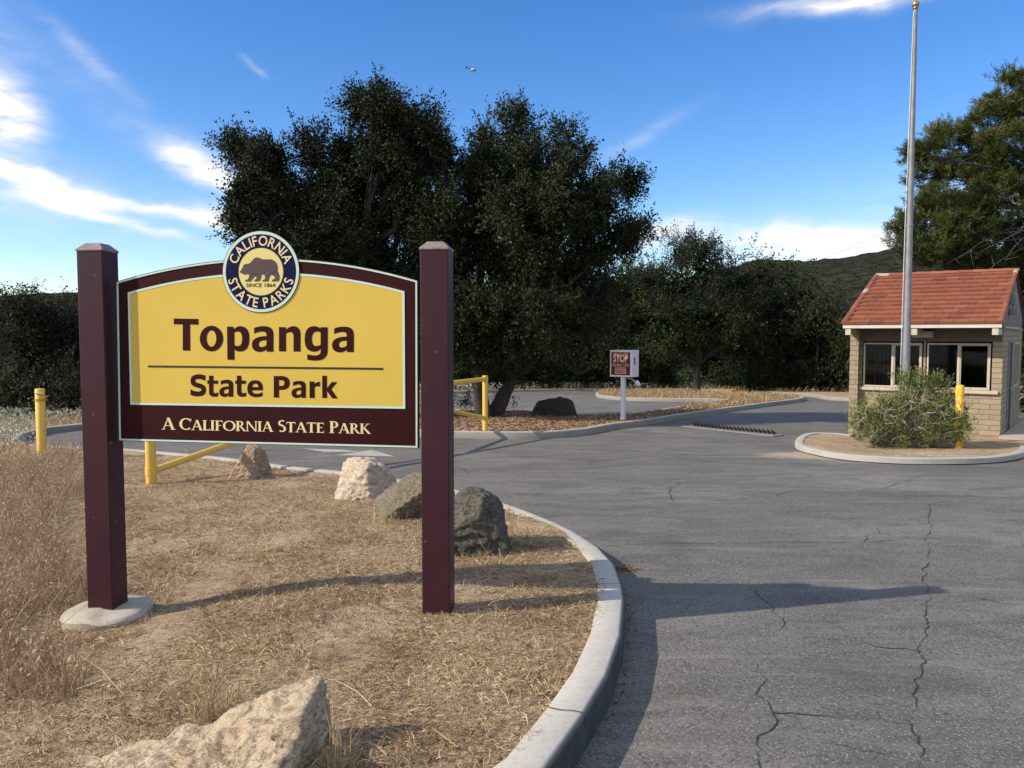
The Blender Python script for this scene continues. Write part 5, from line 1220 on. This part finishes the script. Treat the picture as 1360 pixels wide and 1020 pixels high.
# domain warp
nw = nd(nt, 'ShaderNodeTexNoise'); nw.inputs['Scale'].default_value = 11; nw.inputs['Detail'].default_value = 4; nt.links.new(cz.outputs[0], nw.inputs['Vector'])
wsub = nd(nt, 'ShaderNodeVectorMath', operation='SUBTRACT'); nt.links.new(nw.outputs['Color'], wsub.inputs[0]); wsub.inputs[1].default_value = (.5,.5,.5)
wsc = nd(nt, 'ShaderNodeVectorMath', operation='SCALE'); wsc.inputs['Scale'].default_value = .030; nt.links.new(wsub.outputs[0], wsc.inputs[0])
wad = nd(nt, 'ShaderNodeVectorMath', operation='ADD'); nt.links.new(cz.outputs[0], wad.inputs[0]); nt.links.new(wsc.outputs[0], wad.inputs[1]); wv = wad.outputs[0]
blobs = [(4,128,26,24,0,1.0),(16,160,24,26,30,1.5),(-60,90,50,70,0,.5),(262,220,40,16,-24,1.6),(285,236,26,11,-8,1.3),(50,240,62,12,-15,1.9),(108,262,40,9,-4,1.6),(225,283,100,6.5,-11,1.3),(160,293,75,6,-13,1.4),(285,288,30,14,-10,.9),
         (115,72,60,9,-38,.28),(90,90,70,30,-30,.14),(337,93,16,4,-42,.35),(230,190,60,20,-20,.25),
         (1150,2,110,9,-2,1.3),(1060,318,130,17,-3,1.5),(1120,335,110,16,0,1.3),(878,308,50,14,10,1.2),(855,178,60,8,25,.22),(500,400,600,40,0,.30),(-300,180,260,40,-8,.9),(1700,250,300,50,0,.8)]
acc_ = 0.0
for bq_ in blobs:
    acc_ = blob(*bq_, acc_)
def cn(scale, stretch, rot, detail=8, rough=.6):
    mp = nd(nt, 'ShaderNodeMapping'); mp.inputs['Rotation'].default_value = (0,0,R(rot)); mp.inputs['Scale'].default_value = stretch; nt.links.new(wv, mp.inputs[0])
    n = nd(nt, 'ShaderNodeTexNoise'); n.inputs['Scale'].default_value = scale; n.inputs['Detail'].default_value = detail; n.inputs['Roughness'].default_value = rough; nt.links.new(mp.outputs[0], n.inputs['Vector']); return n.outputs['Fac']
nz = mth(nt, 'ADD', mth(nt, 'MULTIPLY', cn(13, (1,4.5,1), 14), .6), mth(nt, 'MULTIPLY', cn(20, (1,2.2,1), -25), .4))
fac = mth(nt, 'MULTIPLY', acc_, ramp(nt, nz, [(.34,(.12,.12,.12)), (.60,(1,1,1))])); 
m2 = mth(nt, 'SUBTRACT', mth(nt, 'MULTIPLY', sx.outputs[2], .95), mth(nt, 'MULTIPLY', sx.outputs[1], .55))
n3 = nd(nt, 'ShaderNodeTexNoise'); n3.inputs['Scale'].default_value = 2.6; n3.inputs['Detail'].default_value = 6; nt.links.new(geo, n3.inputs['Vector'])
m3 = mth(nt, 'MULTIPLY', ramp(nt, m2, [(.25,(0,0,0)), (.6,(1,1,1))]), ramp(nt, n3.outputs['Fac'], [(.38,(0,0,0)), (.58,(.9,.9,.9))]))  # unseen cloud cover overhead and behind the camera, added to raise ambient light
fac = mth(nt, 'MINIMUM', mth(nt, 'ADD', mth(nt, 'MULTIPLY', fac, .92), m3), .93)
bc_ = nd(nt, 'ShaderNodeBackground'); bc_.inputs[0].default_value = (1,.985,.96,1); bc_.inputs[1].default_value = .80
ms = nd(nt, 'ShaderNodeMixShader'); nt.links.new(fac, ms.inputs[0]); nt.links.new(bg.outputs[0], ms.inputs[1]); nt.links.new(bc_.outputs[0], ms.inputs[2]); nt.links.new(ms.outputs[0], nt.nodes['World Output'].inputs[0])
cam = bpy.data.cameras.new('camera'); co = bpy.data.objects.new('camera', cam); COL.objects.link(co); SC.camera = co
cam.sensor_width = 36; cam.lens = F/1360*36; cam.clip_end = 6000; cam.clip_start = .05
co.location = (0,0,EYE); co.rotation_euler = (math.pi/2-PITCH, 0, 0)
SC.view_settings.view_transform = 'Standard'; SC.view_settings.look = 'None'; SC.view_settings.exposure = .42; SC.view_settings.gamma = 1
SC.cycles.max_bounces = 6; SC.cycles.diffuse_bounces = 3; SC.cycles.transmission_bounces = 4; SC.cycles.caustics_reflective = False; SC.cycles.caustics_refractive = False
SC.render.resolution_x = 1024; SC.render.resolution_y = 768
